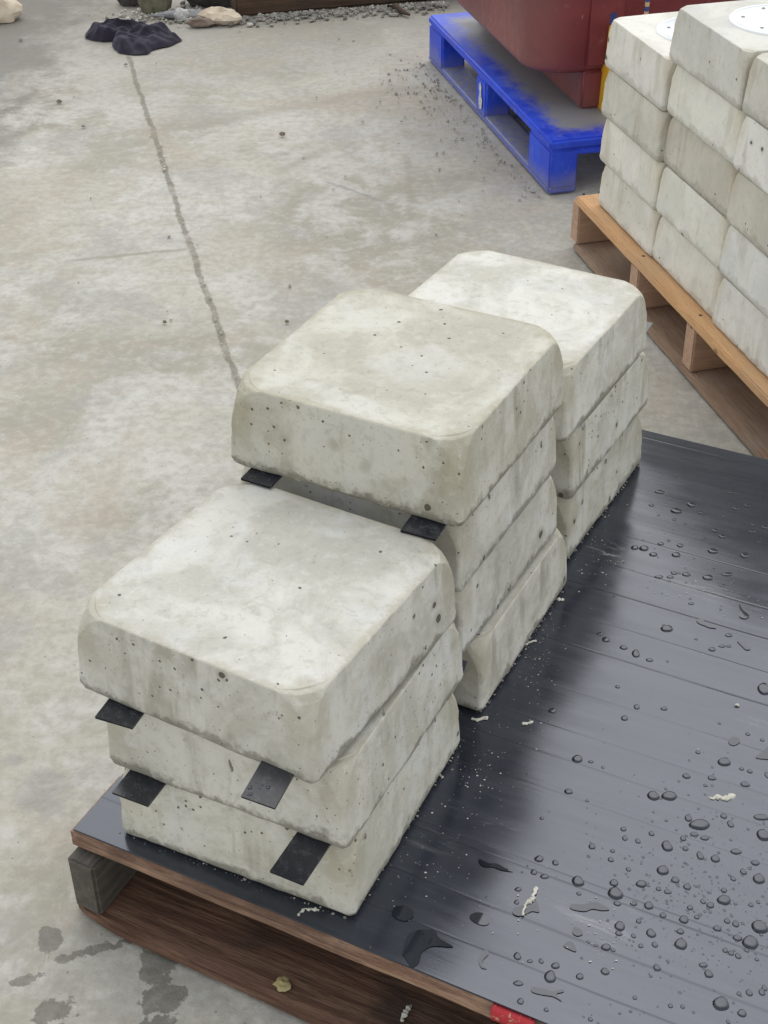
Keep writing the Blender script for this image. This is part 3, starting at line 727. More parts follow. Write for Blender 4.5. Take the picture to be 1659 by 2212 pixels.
# ------------------------------------------------------------------ cloth heap
M = Mat('dark_purple_cloth'); nn = M.noise(M.tc.outputs['Object'], 9, 5, .6); nf = M.noise(M.tc.outputs['Object'], 400, 2, .5)
m_cloth = M.done(M.mix(M.ramp(nn, .35, .7), (.010, .008, .017), (.030, .023, .044)), .92, M.bump(nf, .5, .001), Sheen_Weight=.08, Sheen_Tint=(.5, .45, .7, 1))
pl = [(180, 265), (210, 225), (245, 190), (340, 130), (420, 105), (460, 125), (490, 92), (560, 110), (650, 108), (720, 150), (790, 190), (830, 260), (880, 275), (935, 310), (860, 345), (700, 385), (660, 415), (560, 422), (440, 405), (390, 350), (405, 315), (320, 318), (250, 312), (190, 295)]
w2 = []
for a_, b_ in pl:
    w2.append(at(132.7+.28*a_, .28*b_, .05 if b_ < 180 else (.03 if b_ < 240 else 0)))
cen = at(132.7+.28*560, .28*270, 0)
# resample the outline
per = []
for i in range(len(w2)):
    p, q = w2[i], w2[(i+1) % len(w2)]
    for k in range(6): per.append(p.lerp(q, k/6))
bm = bmesh.new(); rings = []; n = len(per)
for j in range(34):
    f_ = 1-j/34; ring = []
    for i, p in enumerate(per):
        v = Vector((cen.x+(p.x-cen.x)*f_, cen.y+(p.y-cen.y)*f_, 0))
        edge = 1-f_
        q = v*7
        ridge = 1-abs(noise.noise(Vector((q.x*1.3, q.y*.8, 1.0)))*2.0)
        ridge2 = 1-abs(noise.noise(Vector((q.x*3+4, q.y*2.2, 5.0)))*2.2)
        hgt = (1-(1-min(1, edge*3.2))**2)*(.014+.036*max(0, ridge)**1.5+.016*max(0, ridge2))
        q3 = Vector((q.x*.9+noise.noise(q*1.5)*1.2, q.y*2.6+noise.noise(q*1.2+Vector((3, 3, 3)))*1.4, 2.0))
        hgt += (1-(1-min(1, edge*5))**2)*.013*max(0, 1-abs(noise.noise(q3*1.5))*3.2)
        hgt *= (.75+.5*max(0, noise.noise(v*3+Vector((2, 7, 0)))))
        if edge == 0: hgt = 0
        wob = .006*noise.noise(q*4)
        ring.append(bm.verts.new((v.x+wob, v.y+.006*noise.noise(q*4+Vector((9, 9, 9))), max(.0, hgt))))
    rings.append(ring)
for j in range(33):
    for i in range(n): bm.faces.new((rings[j][i], rings[j+1][i], rings[j+1][(i+1) % n], rings[j][(i+1) % n]))
c0 = bm.verts.new((cen.x, cen.y, .05))
for i in range(n): bm.faces.new((rings[-1][i], c0, rings[-1][(i+1) % n]))
bmesh.ops.recalc_face_normals(bm, faces=bm.faces)
cl = bmobj('cloth', bm, m_cloth, None, smooth=180)
cl.modifiers.new('s', 'SUBSURF').levels = 1; cl.modifiers['s'].render_levels = 1
tag(cl, 'crumpled dark purple cloth heaped on the concrete floor', 'cloth')

# ------------------------------------------------------------------ beam, rubble, stones
def rock_bm(bm, loc, s, seed, sub=2, flat=.6, rough=.35, rz=0):
    r = bmesh.ops.create_icosphere(bm, subdivisions=sub, radius=1)
    sx, sy, sz_ = s if isinstance(s, (tuple, list)) else (s, s, s*flat)
    ca, sa = math.cos(rz), math.sin(rz)
    for v in r['verts']:
        p = v.co.copy(); d = 1+rough*noise.noise(p*1.1+Vector((seed*5.3, seed*2.1, 0)))+rough*.35*noise.noise(p*3+Vector((seed, 1, 2)))
        # facet it
        p = Vector((round(p.x*1.6)/1.6*.25+p.x*.75, round(p.y*1.6)/1.6*.25+p.y*.75, round(p.z*1.6)/1.6*.25+p.z*.75))*d
        x_, y_ = p.x*sx, p.y*sy
        v.co = Vector((loc[0]+x_*ca-y_*sa, loc[1]+x_*sa+y_*ca, loc[2]+p.z*sz_))
def rock_mat(name, a, b_):
    M = Mat(name); n = M.noise(M.tc.outputs['Object'], 14, 7, .65); n2 = M.noise(M.tc.outputs['Object'], 90, 4, .6)
    return M.done(M.mix(M.ramp(n, .35, .65), a, b_), .88, M.bump(M.math('ADD', n, n2), .6, .004))
m_rk = {k: rock_mat('stone_'+k, *v) for k, v in dict(beige=((.52, .43, .32), (.66, .57, .45)), white=((.48, .48, .47), (.62, .62, .61)), brown=((.16, .12, .095), (.24, .19, .15)), grey=((.20, .205, .21), (.29, .29, .285)), dark=((.025, .024, .026), (.07, .065, .06)), moss=((.10, .095, .06), (.20, .19, .13)), mix=((.17, .16, .14), (.34, .325, .29)), pale=((.42, .40, .35), (.58, .56, .50))).items()}
def rock(name, D, s, mat, label, cat, seed, z=None, rz=0, rough=.35, group=None, sub=3):
    p = at(*D); bm = bmesh.new(); rock_bm(bm, (0, 0, 0), s, seed, sub, rough=rough, rz=rz)
    zmin = min(v.co.z for v in bm.verts)
    for v in bm.verts: v.co.z = max(v.co.z, zmin*.45)-zmin*.45
    o = bmobj(name, bm, m_rk[mat], None, smooth=28); o.location = (p.x, p.y, 0 if z is None else z)
    return tag(o, label, cat, group)
b0, b1 = at(510, 36), at(925, 0); bd = (b1-b0).normalized(); ln = 2.2
bm = box_bm(ln, .12, .16, .006, 2, .004, 50, 77)
o = bmobj('timber_beam', bm, m_beam, None, smooth=50); nrm_ = Vector((-bd.y, bd.x, 0))
c_ = b0+bd*(ln/2)+nrm_*.06; o.location = c_; o.rotation_euler = (0, 0, math.atan2(bd.y, bd.x))
tag(o, 'long dark brown timber beam lying along the back of the yard', 'beam')
rock('stone', (478, 49), (.072, .034, .036), 'beige', 'pale beige broken stone beside the left end of the brown beam', 'stone', 3, rz=-.15, rough=.5)
rock('stone', (392, 42), (.026, .018, .026), 'white', 'small whitish stone behind the purple cloth', 'stone', 5, rough=.5)
rock('stone', (434, 56), (.038, .022, .020), 'brown', 'flat brown stone between the white and the beige stone', 'stone', 8, rough=.45)
rock('stone', (540, 56), (.012, .01, .008), 'pale', 'tiny pale chip right of the beige stone', 'stone', 11)
rock('stone', (-4, 40), (.085, .075, .065), 'beige', 'large rounded beige stone cut by the top left corner', 'stone', 15, rough=.22)
rock('concrete_chunk', (338, 22), (.060, .045, .085), 'moss', 'mossy green broken concrete chunk behind the purple cloth', 'rubble', 21, rough=.3)
rock('concrete_chunk', (290, 6), (.062, .05, .06), 'dark', 'black lump left of the mossy chunk at the top edge', 'rubble', 22, rough=.3)
rock('concrete_chunk', (462, 8), (.11, .055, .07), 'dark', 'dark broken lump just left of the brown beam', 'rubble', 23, rough=.35)
rock('stone_slab', (425, 36), (.16, .028, .016), 'grey', 'long flat grey slab behind the small stones', 'slab', 24, rz=.06, rough=.3)
bm = bmesh.new(); pp = at(985, 8); 
bmesh.ops.create_cube(bm, size=1, matrix=Matrix.Translation((0, 0, .2)) @ Matrix.Diagonal((.05, .05, .4, 1))); bmesh.ops.bevel(bm, geom=list(bm.edges), offset=.006, segments=2, affect='EDGES')
o = bmobj('post', bm, m_rk['mix'], None, smooth=40); o.location = (pp.x, pp.y+.12, 0); tag(o, 'grey post standing behind the left corner of the blue pallet', 'post')
# dark stick by the beam
bm = bmesh.new(); a_, b_ = at(1036, 16, .02) if False else at(1036-0, 16), at(890, 32)
a_ = at(838, 13, .015); b_ = at(885, 32, .008)
tube(bm, [a_, a_.lerp(b_, .35)+Vector((0, .01, .01)), a_.lerp(b_, .7), b_], [.006, .011, .009, .004], 7)
tag(bmobj('stick', bm, m_beam, None, smooth=60), 'short dark stick lying near the beam by the blue pallet', 'stick')

def scatter(name, pts, mat, smin, smax, seed, label):
    rg = random.Random(seed); bm = bmesh.new()
    for i, (px, py) in enumerate(pts):
        s = smin+(smax-smin)*rg.random()**3
        rock_bm(bm, (px, py, s*.25), (s*rg.uniform(.7, 1.4), s*rg.uniform(.6, 1.1), s*rg.uniform(.4, .8)), i*.37, 1, rough=.6, rz=rg.uniform(0, 6))
    o = bmobj(name, bm, mat); o['kind'] = 'stuff'; o['label'] = label; o['category'] = 'gravel'; return o
rg = random.Random(5)
pts = []
for i in range(900):
    t = rg.random()**.9; base = at(500, 40).lerp(at(960, 6), t); pts.append((base.x+rg.uniform(-.03, .03), base.y-abs(rg.gauss(0, .045))-.005))
for i in range(260): pts.append((rg.gauss(-.72, .11), 5.32+abs(rg.gauss(0, .09))))
scatter('rubble_grit', pts, m_rk['mix'], .002, .013, 1, 'grey grit and crumbs along the foot of the beam')
pts = []
for i in range(230): pts.append((rg.gauss(-.80, .10), 5.42+rg.gauss(0, .05)))
for i in range(260):
    t = rg.random(); base = at(560, 30).lerp(at(960, 2), t); pts.append((base.x, base.y-abs(rg.gauss(0, .02))-.004))
scatter('pale_crumbs', pts, m_rk['pale'], .002, .009, 2, 'whitish crumbs of concrete along the foot of the beam')
pts = []
for i in range(330):
    t = rg.random(); p = Vector((.165, 4.84, 0)).lerp(Vector((.45, 3.70, 0)), t); side = -abs(rg.gauss(0, .025)) if rg.random() < .6 else -abs(rg.gauss(0, .11))
    pts.append((p.x-.012+side*.97, p.y+side*.24))
for i in range(170):
    p = at(rg.gauss(905, 55), rg.gauss(185, 35)); pts.append((p.x, p.y))
for i in range(60):
    p = at(rg.uniform(20, 1000), rg.uniform(70, 700)); pts.append((p.x, p.y))
scatter('gravel', pts, rock_mat('gravel', (.30, .285, .25), (.42, .40, .36)), .0012, .0060, 3, 'scattered grey gravel beside the blue pallet')
pts = []
for i in range(70):
    t = rg.random(); p = Vector((-.683, 4.247, 0)).lerp(Vector((-.29, 2.64, 0)), t); pts.append((p.x+rg.gauss(0, .008), p.y))
for i in range(90): p = at(rg.uniform(600, 1240), rg.uniform(150, 620)); pts.append((p.x, p.y))
scatter('loose_crumbs', pts, m_rk['pale'], .001, .0045, 4, 'tiny pale crumbs lying in the floor joint')
for i, (px, py, s_, lb) in enumerate([(356, 697, .005, 'grey pebble left of the floor joint, below the faint cross crack'), (45, 88, .007, 'pebble near the left edge, level with the cloth'), (128, 221, .008, 'brown pebble alone in the upper left of the floor'), (180, 274, .006, 'grey pebble left of the joint, upper left of the floor'),
        (610, 292, .009, 'larger pebble on open floor between the joint and the blue pallet'), (272, 140, .006, 'pebble just below the purple cloth, left of the joint'), (620, 696, .005, 'pebble right of the joint, level with the crack')]):
    rock('pebble', (px, py), (s_, s_*.8, s_*.8), 'grey' if i % 2 else 'brown', lb, 'pebble', 40+i, group='loose pebbles on the open floor', sub=2)

# ------------------------------------------------------------------ flakes and specks on the sheet
m_fl = rock_mat('cement_flake', (.50, .48, .41), (.64, .62, .55)); m_rk['flake'] = m_fl
def flake(pts, wd, label, z=STOP, mat=m_fl):
    ps = [at(a_, b_, z+.002) for a_, b_ in pts]; bm = bmesh.new(); seg = []
    for i in range(len(ps)-1):
        for k in range(4): seg.append(ps[i].lerp(ps[i+1], k/4))
    seg.append(ps[-1]); rs = []
    for i, p in enumerate(seg):
        f_ = i/(len(seg)-1); rs.append(wd*(.35+1.5*abs(noise.noise(p*420)))*(.55+.45*math.sin(math.pi*min(1, max(0, f_*.9+.05)))))
    seg = [p+Vector((noise.noise(p*200)*.003, noise.noise(p*200+Vector((3, 3, 3)))*.003, 0)) for p in seg]
    tube(bm, seg, rs, 7)
    for v in bm.verts: v.co.z = z+max(0, (v.co.z-z)*.7)+.0006*noise.noise(v.co*500); v.co.x += .0012*noise.noise(v.co*700); v.co.y += .0012*noise.noise(v.co*700+Vector((4, 4, 4)))
    return tag(bmobj('cement_flake', bm, mat, None, smooth=20), label, 'cement flake', 'cement flakes on the dark sheet')
flake([(1015, 1552), (1032, 1554), (1054, 1549)], .0042, 'pale cement flake at the near corner of the middle stack base')
flake([(1127, 1563), (1140, 1562), (1150, 1558)], .0040, 'stubby pale cement flake right of the middle stack')
flake([(1128, 1974), (1138, 1948), (1152, 1938), (1160, 1918)], .0040, 'bent pale cement flake standing in a water drop near the bottom')
flake([(1533, 1724), (1550, 1722), (1568, 1724), (1590, 1716)], .0048, 'long pale cement flake near the right edge of the sheet')
flake([(1134, 1392), (1144, 1386), (1158, 1383)], .0028, 'thin pale flake beside the base of the middle stack')
flake([(645, 1975), (655, 1965), (672, 1962), (690, 1965)], .0030, 'curled grey flake in front of the nearest bottom block')
flake([(1203, 1275), (1213, 1270)], .007, 'crumbly pale lump at the right base corner of the middle stack')
flake([(1205, 1292), (1218, 1296)], .0045, 'pale crumb just right of the middle stack base')
flake([(1588, 1521), (1598, 1522)], .0035, 'small tan crumb on the right side of the sheet')
flake([(950, 1672), (957, 1680)], .0035, 'pale curled crumb at the right foot of the nearest stack')
flake([(1068, 1408), (1076, 1412)], .003, 'tiny flake at the foot of the middle stack')
# foam-like lump and flake on the bottom board
m_yl = rock_mat('mustard_foam', (.30, .24, .10), (.42, .36, .19))
p = at(611, 2131, .02); bm = bmesh.new(); rock_bm(bm, (0, 0, .004), (.0095, .0085, .005), 3, 3, rough=.9)
o = bmobj('foam_lump', bm, m_yl, None, smooth=40); o.location = (p.x, p.y, .021); tag(o, 'mustard yellow foam lump on the front bottom board of the pallet', 'foam lump')
flake([(868, 2205), (873, 2190), (880, 2178), (886, 2172)], .0050, 'yellowish flake on the bottom board near the picture bottom', z=.022, mat=m_rk['pale'])
# white specks
bm = bmesh.new(); rg = random.Random(12)
def speck(px, py, s):
    p = at(px, py, STOP+.0003)
    bmesh.ops.create_icosphere(bm, subdivisions=1, radius=s, matrix=Matrix.Translation(p) @ Matrix.Diagonal((rg.uniform(.7, 1.5), rg.uniform(.6, 1.1), .5, 1)))
for (cx_, cy_, sx_, sy_, n_) in [(1030, 1650, 38, 60, 90), (1150, 1480, 28, 60, 80), (1160, 1360, 28, 50, 70), (1290, 1150, 28, 60, 60), (900, 1850, 60, 60, 70), (1250, 1260, 40, 40, 25), (1500, 1290, 80, 25, 50), (1100, 1970, 120, 60, 25), (1290, 2010, 30, 40, 30), (1400, 1500, 200, 200, 30), (480, 1905, 120, 14, 0)]:
    for i in range(n_): speck(rg.gauss(cx_, sx_), rg.gauss(cy_, sy_), rg.uniform(.0003, .0006)+.0009*rg.random()**4)
# crumbs along block feet
o = bmobj('cement_specks', bm, m_fl); o['kind'] = 'stuff'; o['label'] = 'fine white cement specks sprinkled on the dark sheet'; o['category'] = 'specks'
bm = bmesh.new()
def foot_crumbs(a_, b_, n_, s=.0022):
    A, B = at(*a_, STOP), at(*b_, STOP); nn = Vector((B.y-A.y, -(B.x-A.x), 0)).normalized()
    if nn.y > 0 and abs(nn.y) > abs(nn.x): nn = -nn
    for i in range(n_):
        p = A.lerp(B, rg.random())+nn*abs(rg.gauss(0, .003)); rock_bm(bm, (p.x, p.y, STOP+.0006), s*(.25+1.3*rg.random()**3), i*.7, 1, rough=.6)
foot_crumbs((258, 1796), (750, 1982), 60, .0017); foot_crumbs((757, 1978), (990, 1604), 90, .0016); foot_crumbs((1037, 1538), (1213, 1275), 90, .0018); foot_crumbs((1222, 1212), (1380, 1002), 70, .0018)
o = bmobj('mortar_crumbs', bm, m_rk['mix']); o['kind'] = 'stuff'; o['label'] = 'grey mortar crumbs along the feet of the block stacks'; o['category'] = 'crumbs'
# mortar runs squeezed from the joints, hugging the block faces
def drip(px, py, k, face, ln_, wd, mat=None):
    bo, near, yaw = BLK[k]
    ex = Vector((math.cos(yaw), math.sin(yaw), 0)); ey = Vector((-ex.y, ex.x, 0))
    nr = -ey if face == 'front' else ex
    p0 = Vector((near[0], near[1], 0))+nr*.0025
    d = _f + RGT*((px-829.5)/FPX) + UPV*((1106-py)/FPX); c = Vector((0, 0, CH))
    t = (p0-c).dot(nr)/d.dot(nr); p = c+d*t
    side = ex if face == 'front' else ey
    pts = []; rs = []
    for i in range(7):
        f_ = i/6; pts.append(p+Vector((0, 0, -ln_*f_))+side*(noise.noise(Vector((px*.1, f_*3, 0)))*wd*1.6)+nr*.0003)
        rs.append(wd*(.55+.45*f_+.35*noise.noise(Vector((px, f_*4, 1))))*(1 if i not in (0, 6) else .55))
    bm = bmesh.new(); tube(bm, pts, rs, 8)
    for v in bm.verts:
        q = (v.co-p).dot(nr); v.co -= nr*(q*.55)
    o = bmobj('mortar_run', bm, mat or m_run, None, smooth=70)
    o.parent = bo; o.matrix_parent_inverse = (Matrix.Translation(bo.location) @ bo.rotation_euler.to_matrix().to_4x4()).inverted()
m_run = rock_mat('wet_mortar', (.15, .145, .12), (.27, .26, .225))
for args in [(497, 1642, 1, 'front', .018, .0022), (828, 1532, 1, 'right', .011, .0028), (1058, 1066, 4, 'right', .009, .0020), (1170, 952, 4, 'right', .012, .0020), (1104, 1095, 4, 'right', .008, .0016),
             (1100, 1268, 6, 'right', .006, .003), (920, 1395, 1, 'right', .006, .0015), (940, 1545, 2, 'right', .012, .0018), (1150, 1170, 5, 'right', .008, .0015), (1075, 1307, 6, 'right', .006, .0028),
             (1262, 915, 8, 'right', .012, .0018), (1322, 850, 8, 'right', .007, .0016), (1310, 990, 9, 'right', .010, .0022), (1345, 935, 9, 'right', .006, .0018), (955, 1510, 2, 'right', .010, .0014), (790, 1800, 2, 'right', .010, .0016)]:
    drip(*args)


# ------------------------------------------------------------------ water drops
M = Mat('clear_water'); m_wat = M.done((.014, .017, .024), .03, None, IOR=1.6, Specular_Tint=(.88, .92, 1, 1))
dome_meshes = []
for s_ in range(7):
    rs_ = random.Random(90+s_); K = 20; bm = bmesh.new(); prev = None
    ph = [rs_.uniform(0, 6.28) for _ in range(4)]; am = [0, .05, .05, .03] if s_ < 4 else [0, .16, .14, .06]
    prof = [(1.0, 0.0), (.965, .12), (.90, .21), (.80, .285), (.66, .325), (.45, .340), (.2, .345)]
    for r_, z_ in prof:
        ring = []
        for k in range(K):
            a_ = 2*math.pi*k/K; rr_ = r_*(1+sum(am[j]*math.sin((j+1)*a_+ph[j]) for j in range(1, 4)))
            ring.append(bm.verts.new((rr_*math.cos(a_), rr_*math.sin(a_), z_)))
        if prev:
            for k in range(K): bm.faces.new((prev[k], prev[(k+1) % K], ring[(k+1) % K], ring[k]))
        prev = ring
    c0 = bm.verts.new((0, 0, .346))
    for k in range(K): bm.faces.new((prev[k], prev[(k+1) % K], c0))
    me = bpy.data.meshes.new('water_drop'); bm.normal_update(); bm.to_mesh(me); bm.free()
    for p in me.polygons: p.use_smooth = True
    me.materials.append(m_wat); dome_meshes.append(me)
GD = 'water drops beaded on the dark sheet'
sheet_z = lambda p: PZ+.0012+sz((SHEET_INV @ p).x, (SHEET_INV @ p).y)
ndrop = 0; extra = []
def drop(px, py, wpx, hpx=None, ang=0.0, var=None, label=None):
    """wpx/hpx: seen size; turned into a round or oval footprint on the sheet"""
    global ndrop
    p = at(px, py, STOP); L_ = SHEET_INV @ p
    if not (0.004 < L_.x < SW-.004 and .004 < L_.y < SD-.004): return
    pxm = FPX/((p-Vector((0, 0, CH))).length)
    a_ = wpx/pxm/2; hpx = hpx or wpx*.72
    b_ = hpx/pxm/2/.68
    z = sheet_z(p)-.0001
    if ndrop < 298:
        o = bpy.data.objects.new('water_drop', dome_meshes[rg.randrange(4) if var is None else var]); col.objects.link(o)
        o.location = (p.x, p.y, z); o.rotation_euler = (0, 0, ang); o.scale = (a_, b_, min(a_, b_))
        tag(o, label or ('rounded water drop beaded on the dark plastic sheet'), 'water drop', GD); ndrop += 1
    else: extra.append((p.x, p.y, z, a_, b_))
r3 = lambda x_, y_: (829.5+.5*x_, 1061.8+.5*y_); r2 = lambda x_, y_: (829.5+.5*x_, 1592.6+.5*y_)
# measured drops: upper half of the sheet
for x_, y_, w__, h__ in [(1263, 84, 46, 26), (1329, 57, 38, 26), (1431, 168, 28, 18), (1461, 193, 30, 20), (1421, 257, 44, 24), (1559, 276, 36, 28), (1279, 233, 26, 16), (1262, 273, 36, 22), (1385, 204, 18, 13), (1083, 243, 32, 20), (1123, 246, 38, 24), (1164, 272, 34, 19), (1196, 226, 26, 14), (1521, 72, 26, 16), (1569, 61, 24, 16), (1646, 154, 28, 18), (1371, 92, 22, 14), (1254, 121, 18, 10), (1253, 352, 26, 14), (1306, 358, 34, 18), (1400, 371, 44, 24), (1188, 368, 34, 15), (1237, 369, 30, 13), (1484, 356, 46, 16), (1462, 404, 28, 10), (1222, 593, 50, 28), (1035, 674, 32, 18), (1147, 727, 30, 15), (1418, 681, 28, 18), (1349, 637, 14, 10), (1461, 667, 28, 13), (1490, 667, 20, 12), (1489, 620, 30, 15), (1210, 938, 28, 16), (1009, 844, 20, 13), (1039, 980, 28, 22), (1092, 931, 24, 22), (1449, 1001, 14, 11), (835, 1157, 40, 28), (895, 1168, 20, 10), (1306, 1170, 0, 0), (1356, 1128, 20, 14), (1470, 1170, 52, 32), (1572, 1047, 20, 14), (1634, 1073, 18, 12), (727, 949, 32, 22), (934, 615, 28, 14), (958, 640, 32, 22), (1088, 700, 32, 34), (1502, 5, 28, 14), (1192, 2, 40, 16), (1327, 483, 24, 12), (1590, 171, 26, 16), (1424, 183, 16, 10), (1495, 169, 16, 9), (1302, 141, 14, 8), (1186, 103, 12, 8), (1156, 60, 22, 12), (1232, 1169, 0, 0), (1620, 217, 16, 10), (1642, 853, 50, 50)]:
    if w__: drop(*r3(x_, y_), w__/2*1.05, h__/2*1.05)
# lower half
for x_, y_, w__, h__ in [(835, 95, 42, 30), (894, 107, 22, 12), (1163, 254, 48, 34), (1233, 255, 60, 34), (1306, 170, 32, 20), (1416, 178, 34, 18), (1364, 379, 80, 38), (1315, 350, 28, 28), (1223, 470, 44, 38), (1205, 574, 48, 34), (1000, 674, 60, 42), (1112, 633, 42, 26), (994, 628, 34, 26), (838, 621, 50, 36), (1259, 616, 32, 24), (1310, 645, 30, 24), (1469, 703, 52, 34), (1620, 611, 46, 36), (1432, 524, 36, 28), (1521, 494, 44, 20), (1639, 425, 54, 40), (1630, 348, 64, 22), (1296, 787, 36, 28), (1144, 726, 36, 28), (1154, 846, 38, 30), (1019, 815, 40, 34), (1283, 893, 48, 38), (1583, 887, 60, 46), (1623, 820, 64, 42), (1520, 806, 26, 24), (1527, 867, 34, 22), (1456, 1152, 62, 44), (718, 1033, 46, 42), (576, 944, 30, 26), (741, 985, 34, 22), (846, 1032, 30, 22), (955, 1011, 34, 24), (1180, 994, 30, 22), (1403, 1022, 34, 26), (1380, 983, 34, 18), (679, 965, 20, 18), (960, 905, 38, 24), (899, 471, 28, 22), (980, 528, 24, 18), (988, 490, 20, 14), (1041, 435, 22, 20), (1035, 396, 24, 18), (1097, 448, 22, 18), (1156, 416, 24, 18), (1293, 437, 24, 20), (1341, 420, 34, 16), (1386, 436, 34, 18), (1303, 480, 24, 18), (1366, 511, 28, 30), (1468, 342, 26, 22), (1497, 377, 26, 26), (1605, 542, 32, 20), (1553, 580, 26, 22), (1509, 610, 22, 18), (1410, 725, 30, 22), (1379, 709, 22, 18), (1323, 735, 24, 18), (1079, 717, 28, 18), (1469, 660, 24, 18), (1226, 667, 30, 16), (1186, 655, 22, 14), (1206, 768, 26, 20), (1101, 793, 22, 18), (1078, 857, 20, 16), (1014, 846, 28, 18), (1281, 838, 30, 20), (1483, 793, 24, 20), (1440, 825, 32, 20), (1500, 932, 22, 18), (1530, 945, 24, 20), (1475, 920, 22, 18), (1170, 895, 24, 20), (1110, 900, 20, 16), (648, 581, 26, 22), (694, 600, 36, 18), (580, 656, 28, 16), (573, 711, 20, 18), (740, 541, 26, 20), (670, 524, 36, 24), (842, 674, 20, 14), (1056, 570, 20, 16), (1084, 1125, 18, 14), (590, 1140, 26, 22), (608, 1192, 40, 28), (701, 1176, 20, 14), (892, 1217, 20, 14), (1238, 1160, 20, 16), (1290, 1164, 18, 14), (1547, 1193, 34, 26), (1578, 1105, 26, 22), (1585, 1092, 0, 0), (1633, 1102, 24, 24), (1534, 1108, 18, 16), (1644, 1084, 20, 20), (682, 1224, 34, 18), (1487, 1230, 16, 14), (1066, 1183, 14, 10), (990, 918, 20, 12), (917, 897, 18, 10), (883, 882, 16, 10), (1352, 776, 22, 16), (1560, 205, 38, 20), (1389, 210, 18, 12), (1545, 137, 20, 14), (1580, 148, 22, 16), (1655, 165, 20, 24), (682, 349, 18, 12), (878, 274, 16, 10), (797, 234, 36, 20), (1019, 1192, 12, 9), (631, 965, 26, 12), (580, 1062, 40, 18), (1008, 717, 30, 18), (1586, 724, 20, 16), (1617, 712, 16, 14), (1630, 853, 14, 12), (1611, 960, 18, 12), (1568, 920, 18, 16)]:
    if w__: drop(*r2(x_, y_), w__/2*1.05, h__/2*1.05)
# long pools
def pool(pts, label, hh=.0016):
    """pts: outline in the picture, laid on the sheet; rises to a low dome"""
    ps = [at(a_, b_, STOP) for a_, b_ in pts]; out_ = []
    n_ = len(ps)
    for i in range(n_):
        p0, p1, p2, p3 = ps[i-1], ps[i], ps[(i+1) % n_], ps[(i+2) % n_]
        for k in range(4):
            t = k/4; out_.append(.5*((2*p1)+(p2-p0)*t+(2*p0-5*p1+4*p2-p3)*t*t+(3*p1-p0-3*p2+p3)*t**3))
    bm = bmesh.new(); lo = [bm.verts.new((p.x, p.y, 0)) for p in out_]; f = bm.faces.new(lo)
    if f.calc_center_median() and f.normal.z < 0: f.normal_flip()
    bm.normal_update()
    if f.normal.z < 0: f.normal_flip()
    cur = [f]
    for ins, up in ((.0004, .0006), (.0006, .0004), (.0012, .00012)):
        r = bmesh.ops.inset_region(bm, faces=cur, thickness=ins, depth=0, use_even_offset=False)
        for v in set(v for ff in cur for v in ff.verts): v.co.z += up
    bmesh.ops.triangulate(bm, faces=cur)
    o = bmobj('water_pool', bm, m_wat, None, smooth=60); c_ = sum(out_, Vector())/len(out_)
    o.location.z = sheet_z(c_)
    return tag(o, label, 'water pool', 'small pools of water on the dark sheet')
pool([r2(*p) for p in [(810, 722), (850, 722), (885, 718), (915, 712), (940, 722), (975, 744), (940, 748), (900, 742), (870, 752), (830, 748), (805, 738)]], 'long wavy water pool right of the bent flake')
pool([r2(*p) for p in [(560, 738), (600, 725), (632, 706), (650, 690), (672, 752), (640, 752), (610, 765), (580, 772), (556, 760)]], 'water pool holding the bent pale flake')
pool([r2(*p) for p in [(110, 850), (165, 832), (220, 838), (240, 870), (300, 905), (250, 905), (205, 905), (165, 930), (150, 975), (120, 995), (95, 960), (78, 930), (92, 890)]], 'largest curved water pool near the front edge of the sheet')
pool([r2(*p) for p in [(640, 1080), (690, 1086), (730, 1098), (770, 1088), (775, 1100), (745, 1110), (770, 1140), (730, 1120), (680, 1112), (640, 1100)]], 'thin smeared water pool near the bottom of the photo')
pool([r2(*p) for p in [(440, 912), (452, 935), (430, 960), (425, 985), (445, 1000), (420, 995), (410, 970), (415, 945), (432, 932)]], 'narrow bent water trail near the front edge')
pool([r2(*p) for p in [(410, 526), (450, 545), (490, 548), (520, 565), (560, 580), (510, 576), (470, 562), (430, 560), (408, 540)]], 'thin trailing water streak by the foot of the nearest stack')
pool([r2(*p) for p in [(385, 760), (420, 758), (450, 780), (452, 805), (425, 812), (385, 795), (370, 775)]], 'oval water pool lying across a seam of the sheet')
pool([r2(*p) for p in [(40, 740), (80, 728), (118, 742), (126, 775), (95, 795), (55, 785), (36, 765)]], 'round water pool right of the nearest stack corner')
pool([r3(*p) for p in [(1350, 555), (1375, 550), (1392, 570), (1438, 590), (1405, 588), (1385, 580), (1360, 570)]], 'dumbbell shaped water pool on the upper right of the sheet')
pool([r3(*p) for p in [(1535, 485), (1548, 510), (1578, 538), (1560, 550), (1535, 540), (1540, 515)]], 'triangular water pool close to the right edge')
pool([r3(*p) for p in [(1525, 645), (1545, 650), (1565, 665), (1585, 680), (1565, 684), (1550, 672)]], 'slim water pool below the triangular one')
pool([r2(*p) for p in [(1490, 10), (1510, 0), (1535, 8), (1535, 25), (1510, 38), (1490, 28)]], 'squarish water pool at the right above the long flake')
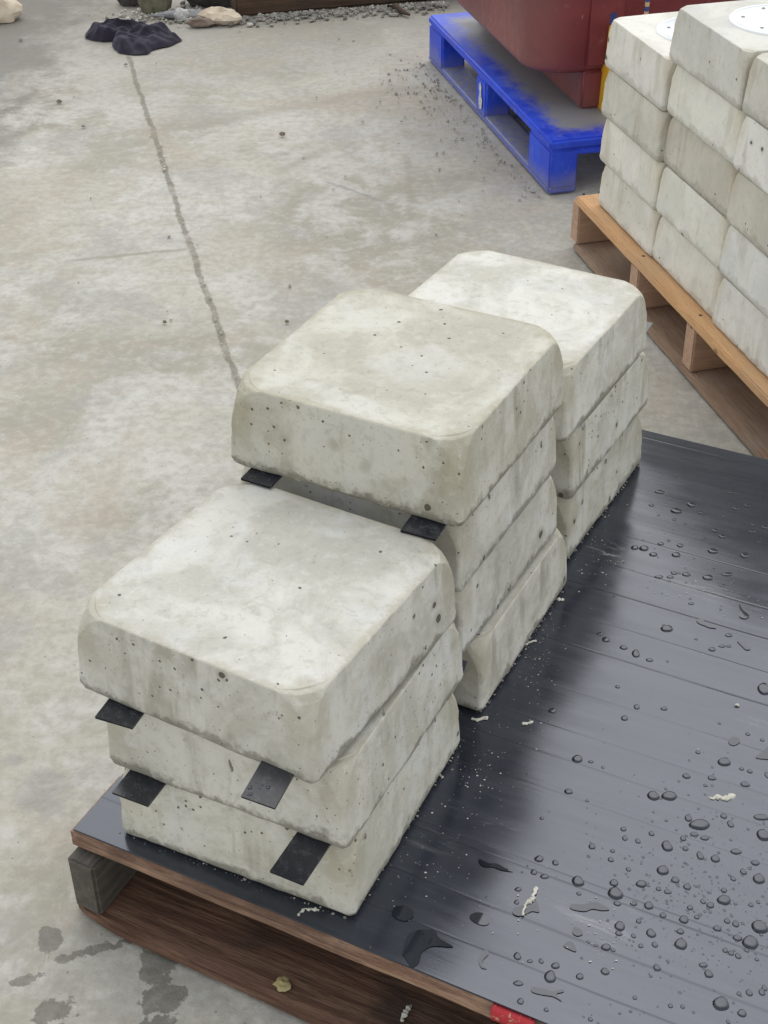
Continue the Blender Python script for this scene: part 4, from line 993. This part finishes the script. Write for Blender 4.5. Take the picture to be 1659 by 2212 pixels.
pool([r2(*p) for p in [(1660, 45), (1640, 60), (1605, 88), (1640, 96), (1670, 92)]], 'water pool cut by the right picture edge')
pool([r2(*p) for p in [(820, 820), (850, 830), (858, 850), (835, 858), (815, 845)]], 'ragged small pool among the white scuffs')
pool([r2(*p) for p in [(775, 898), (805, 880), (825, 900), (830, 925), (800, 915)]], 'ragged small pool below the white scuffs')
for si in (1, 3, 0, 2, 5):
    l0, R3, wd, T = SPD[si]
    for k in range(7 if si in (1, 3) else 3):
        p = l0+R3 @ Vector((wd*rg.uniform(.08, .92), rg.uniform(.003, .022), T+.00005)); a_ = rg.uniform(.0008, .0026)
        o = bpy.data.objects.new('water_drop', dome_meshes[rg.randrange(7)]); col.objects.link(o); o.location = p
        o.rotation_euler = R3.to_euler(); o.scale = (a_, a_*rg.uniform(.7, 1.2), a_)
        tag(o, 'small water drop sitting on a black spacer between the near blocks', 'water drop', 'water drops on the black spacers')
# random fine drops
for i in range(900):
    u_ = rg.random()
    if u_ < .72: px, py = rg.gauss(1530, 105), rg.gauss(1930, 105)
    elif u_ < .85: px, py = rg.uniform(1250, 1680), rg.uniform(1650, 2230)
    elif u_ < .93: px, py = rg.uniform(1280, 1680), rg.uniform(1060, 1300)
    else: px, py = rg.uniform(950, 1680), rg.uniform(1300, 2230)
    if px > 1720 or py > 2260: continue
    s_ = 2.2+5.5*rg.random()**3; drop(px, py, s_, s_*.75)
bm = bmesh.new(); K = 10
for (x_, y_, z_, a_, b_) in extra:
    prev = None
    for r_, h_ in ((1, 0), (.93, .12), (.75, .19), (.35, .22)):
        ring = [bm.verts.new((x_+a_*r_*math.cos(2*math.pi*k/K), y_+b_*r_*math.sin(2*math.pi*k/K), z_+a_*h_)) for k in range(K)]
        if prev:
            for k in range(K): bm.faces.new((prev[k], prev[(k+1) % K], ring[(k+1) % K], ring[k]))
        prev = ring
    bm.faces.new(prev)
o = bmobj('fine_droplets', bm, m_wat, None, smooth=80); o['kind'] = 'stuff'; o['label'] = 'fine spray of tiny water droplets on the dark sheet'; o['category'] = 'droplets'
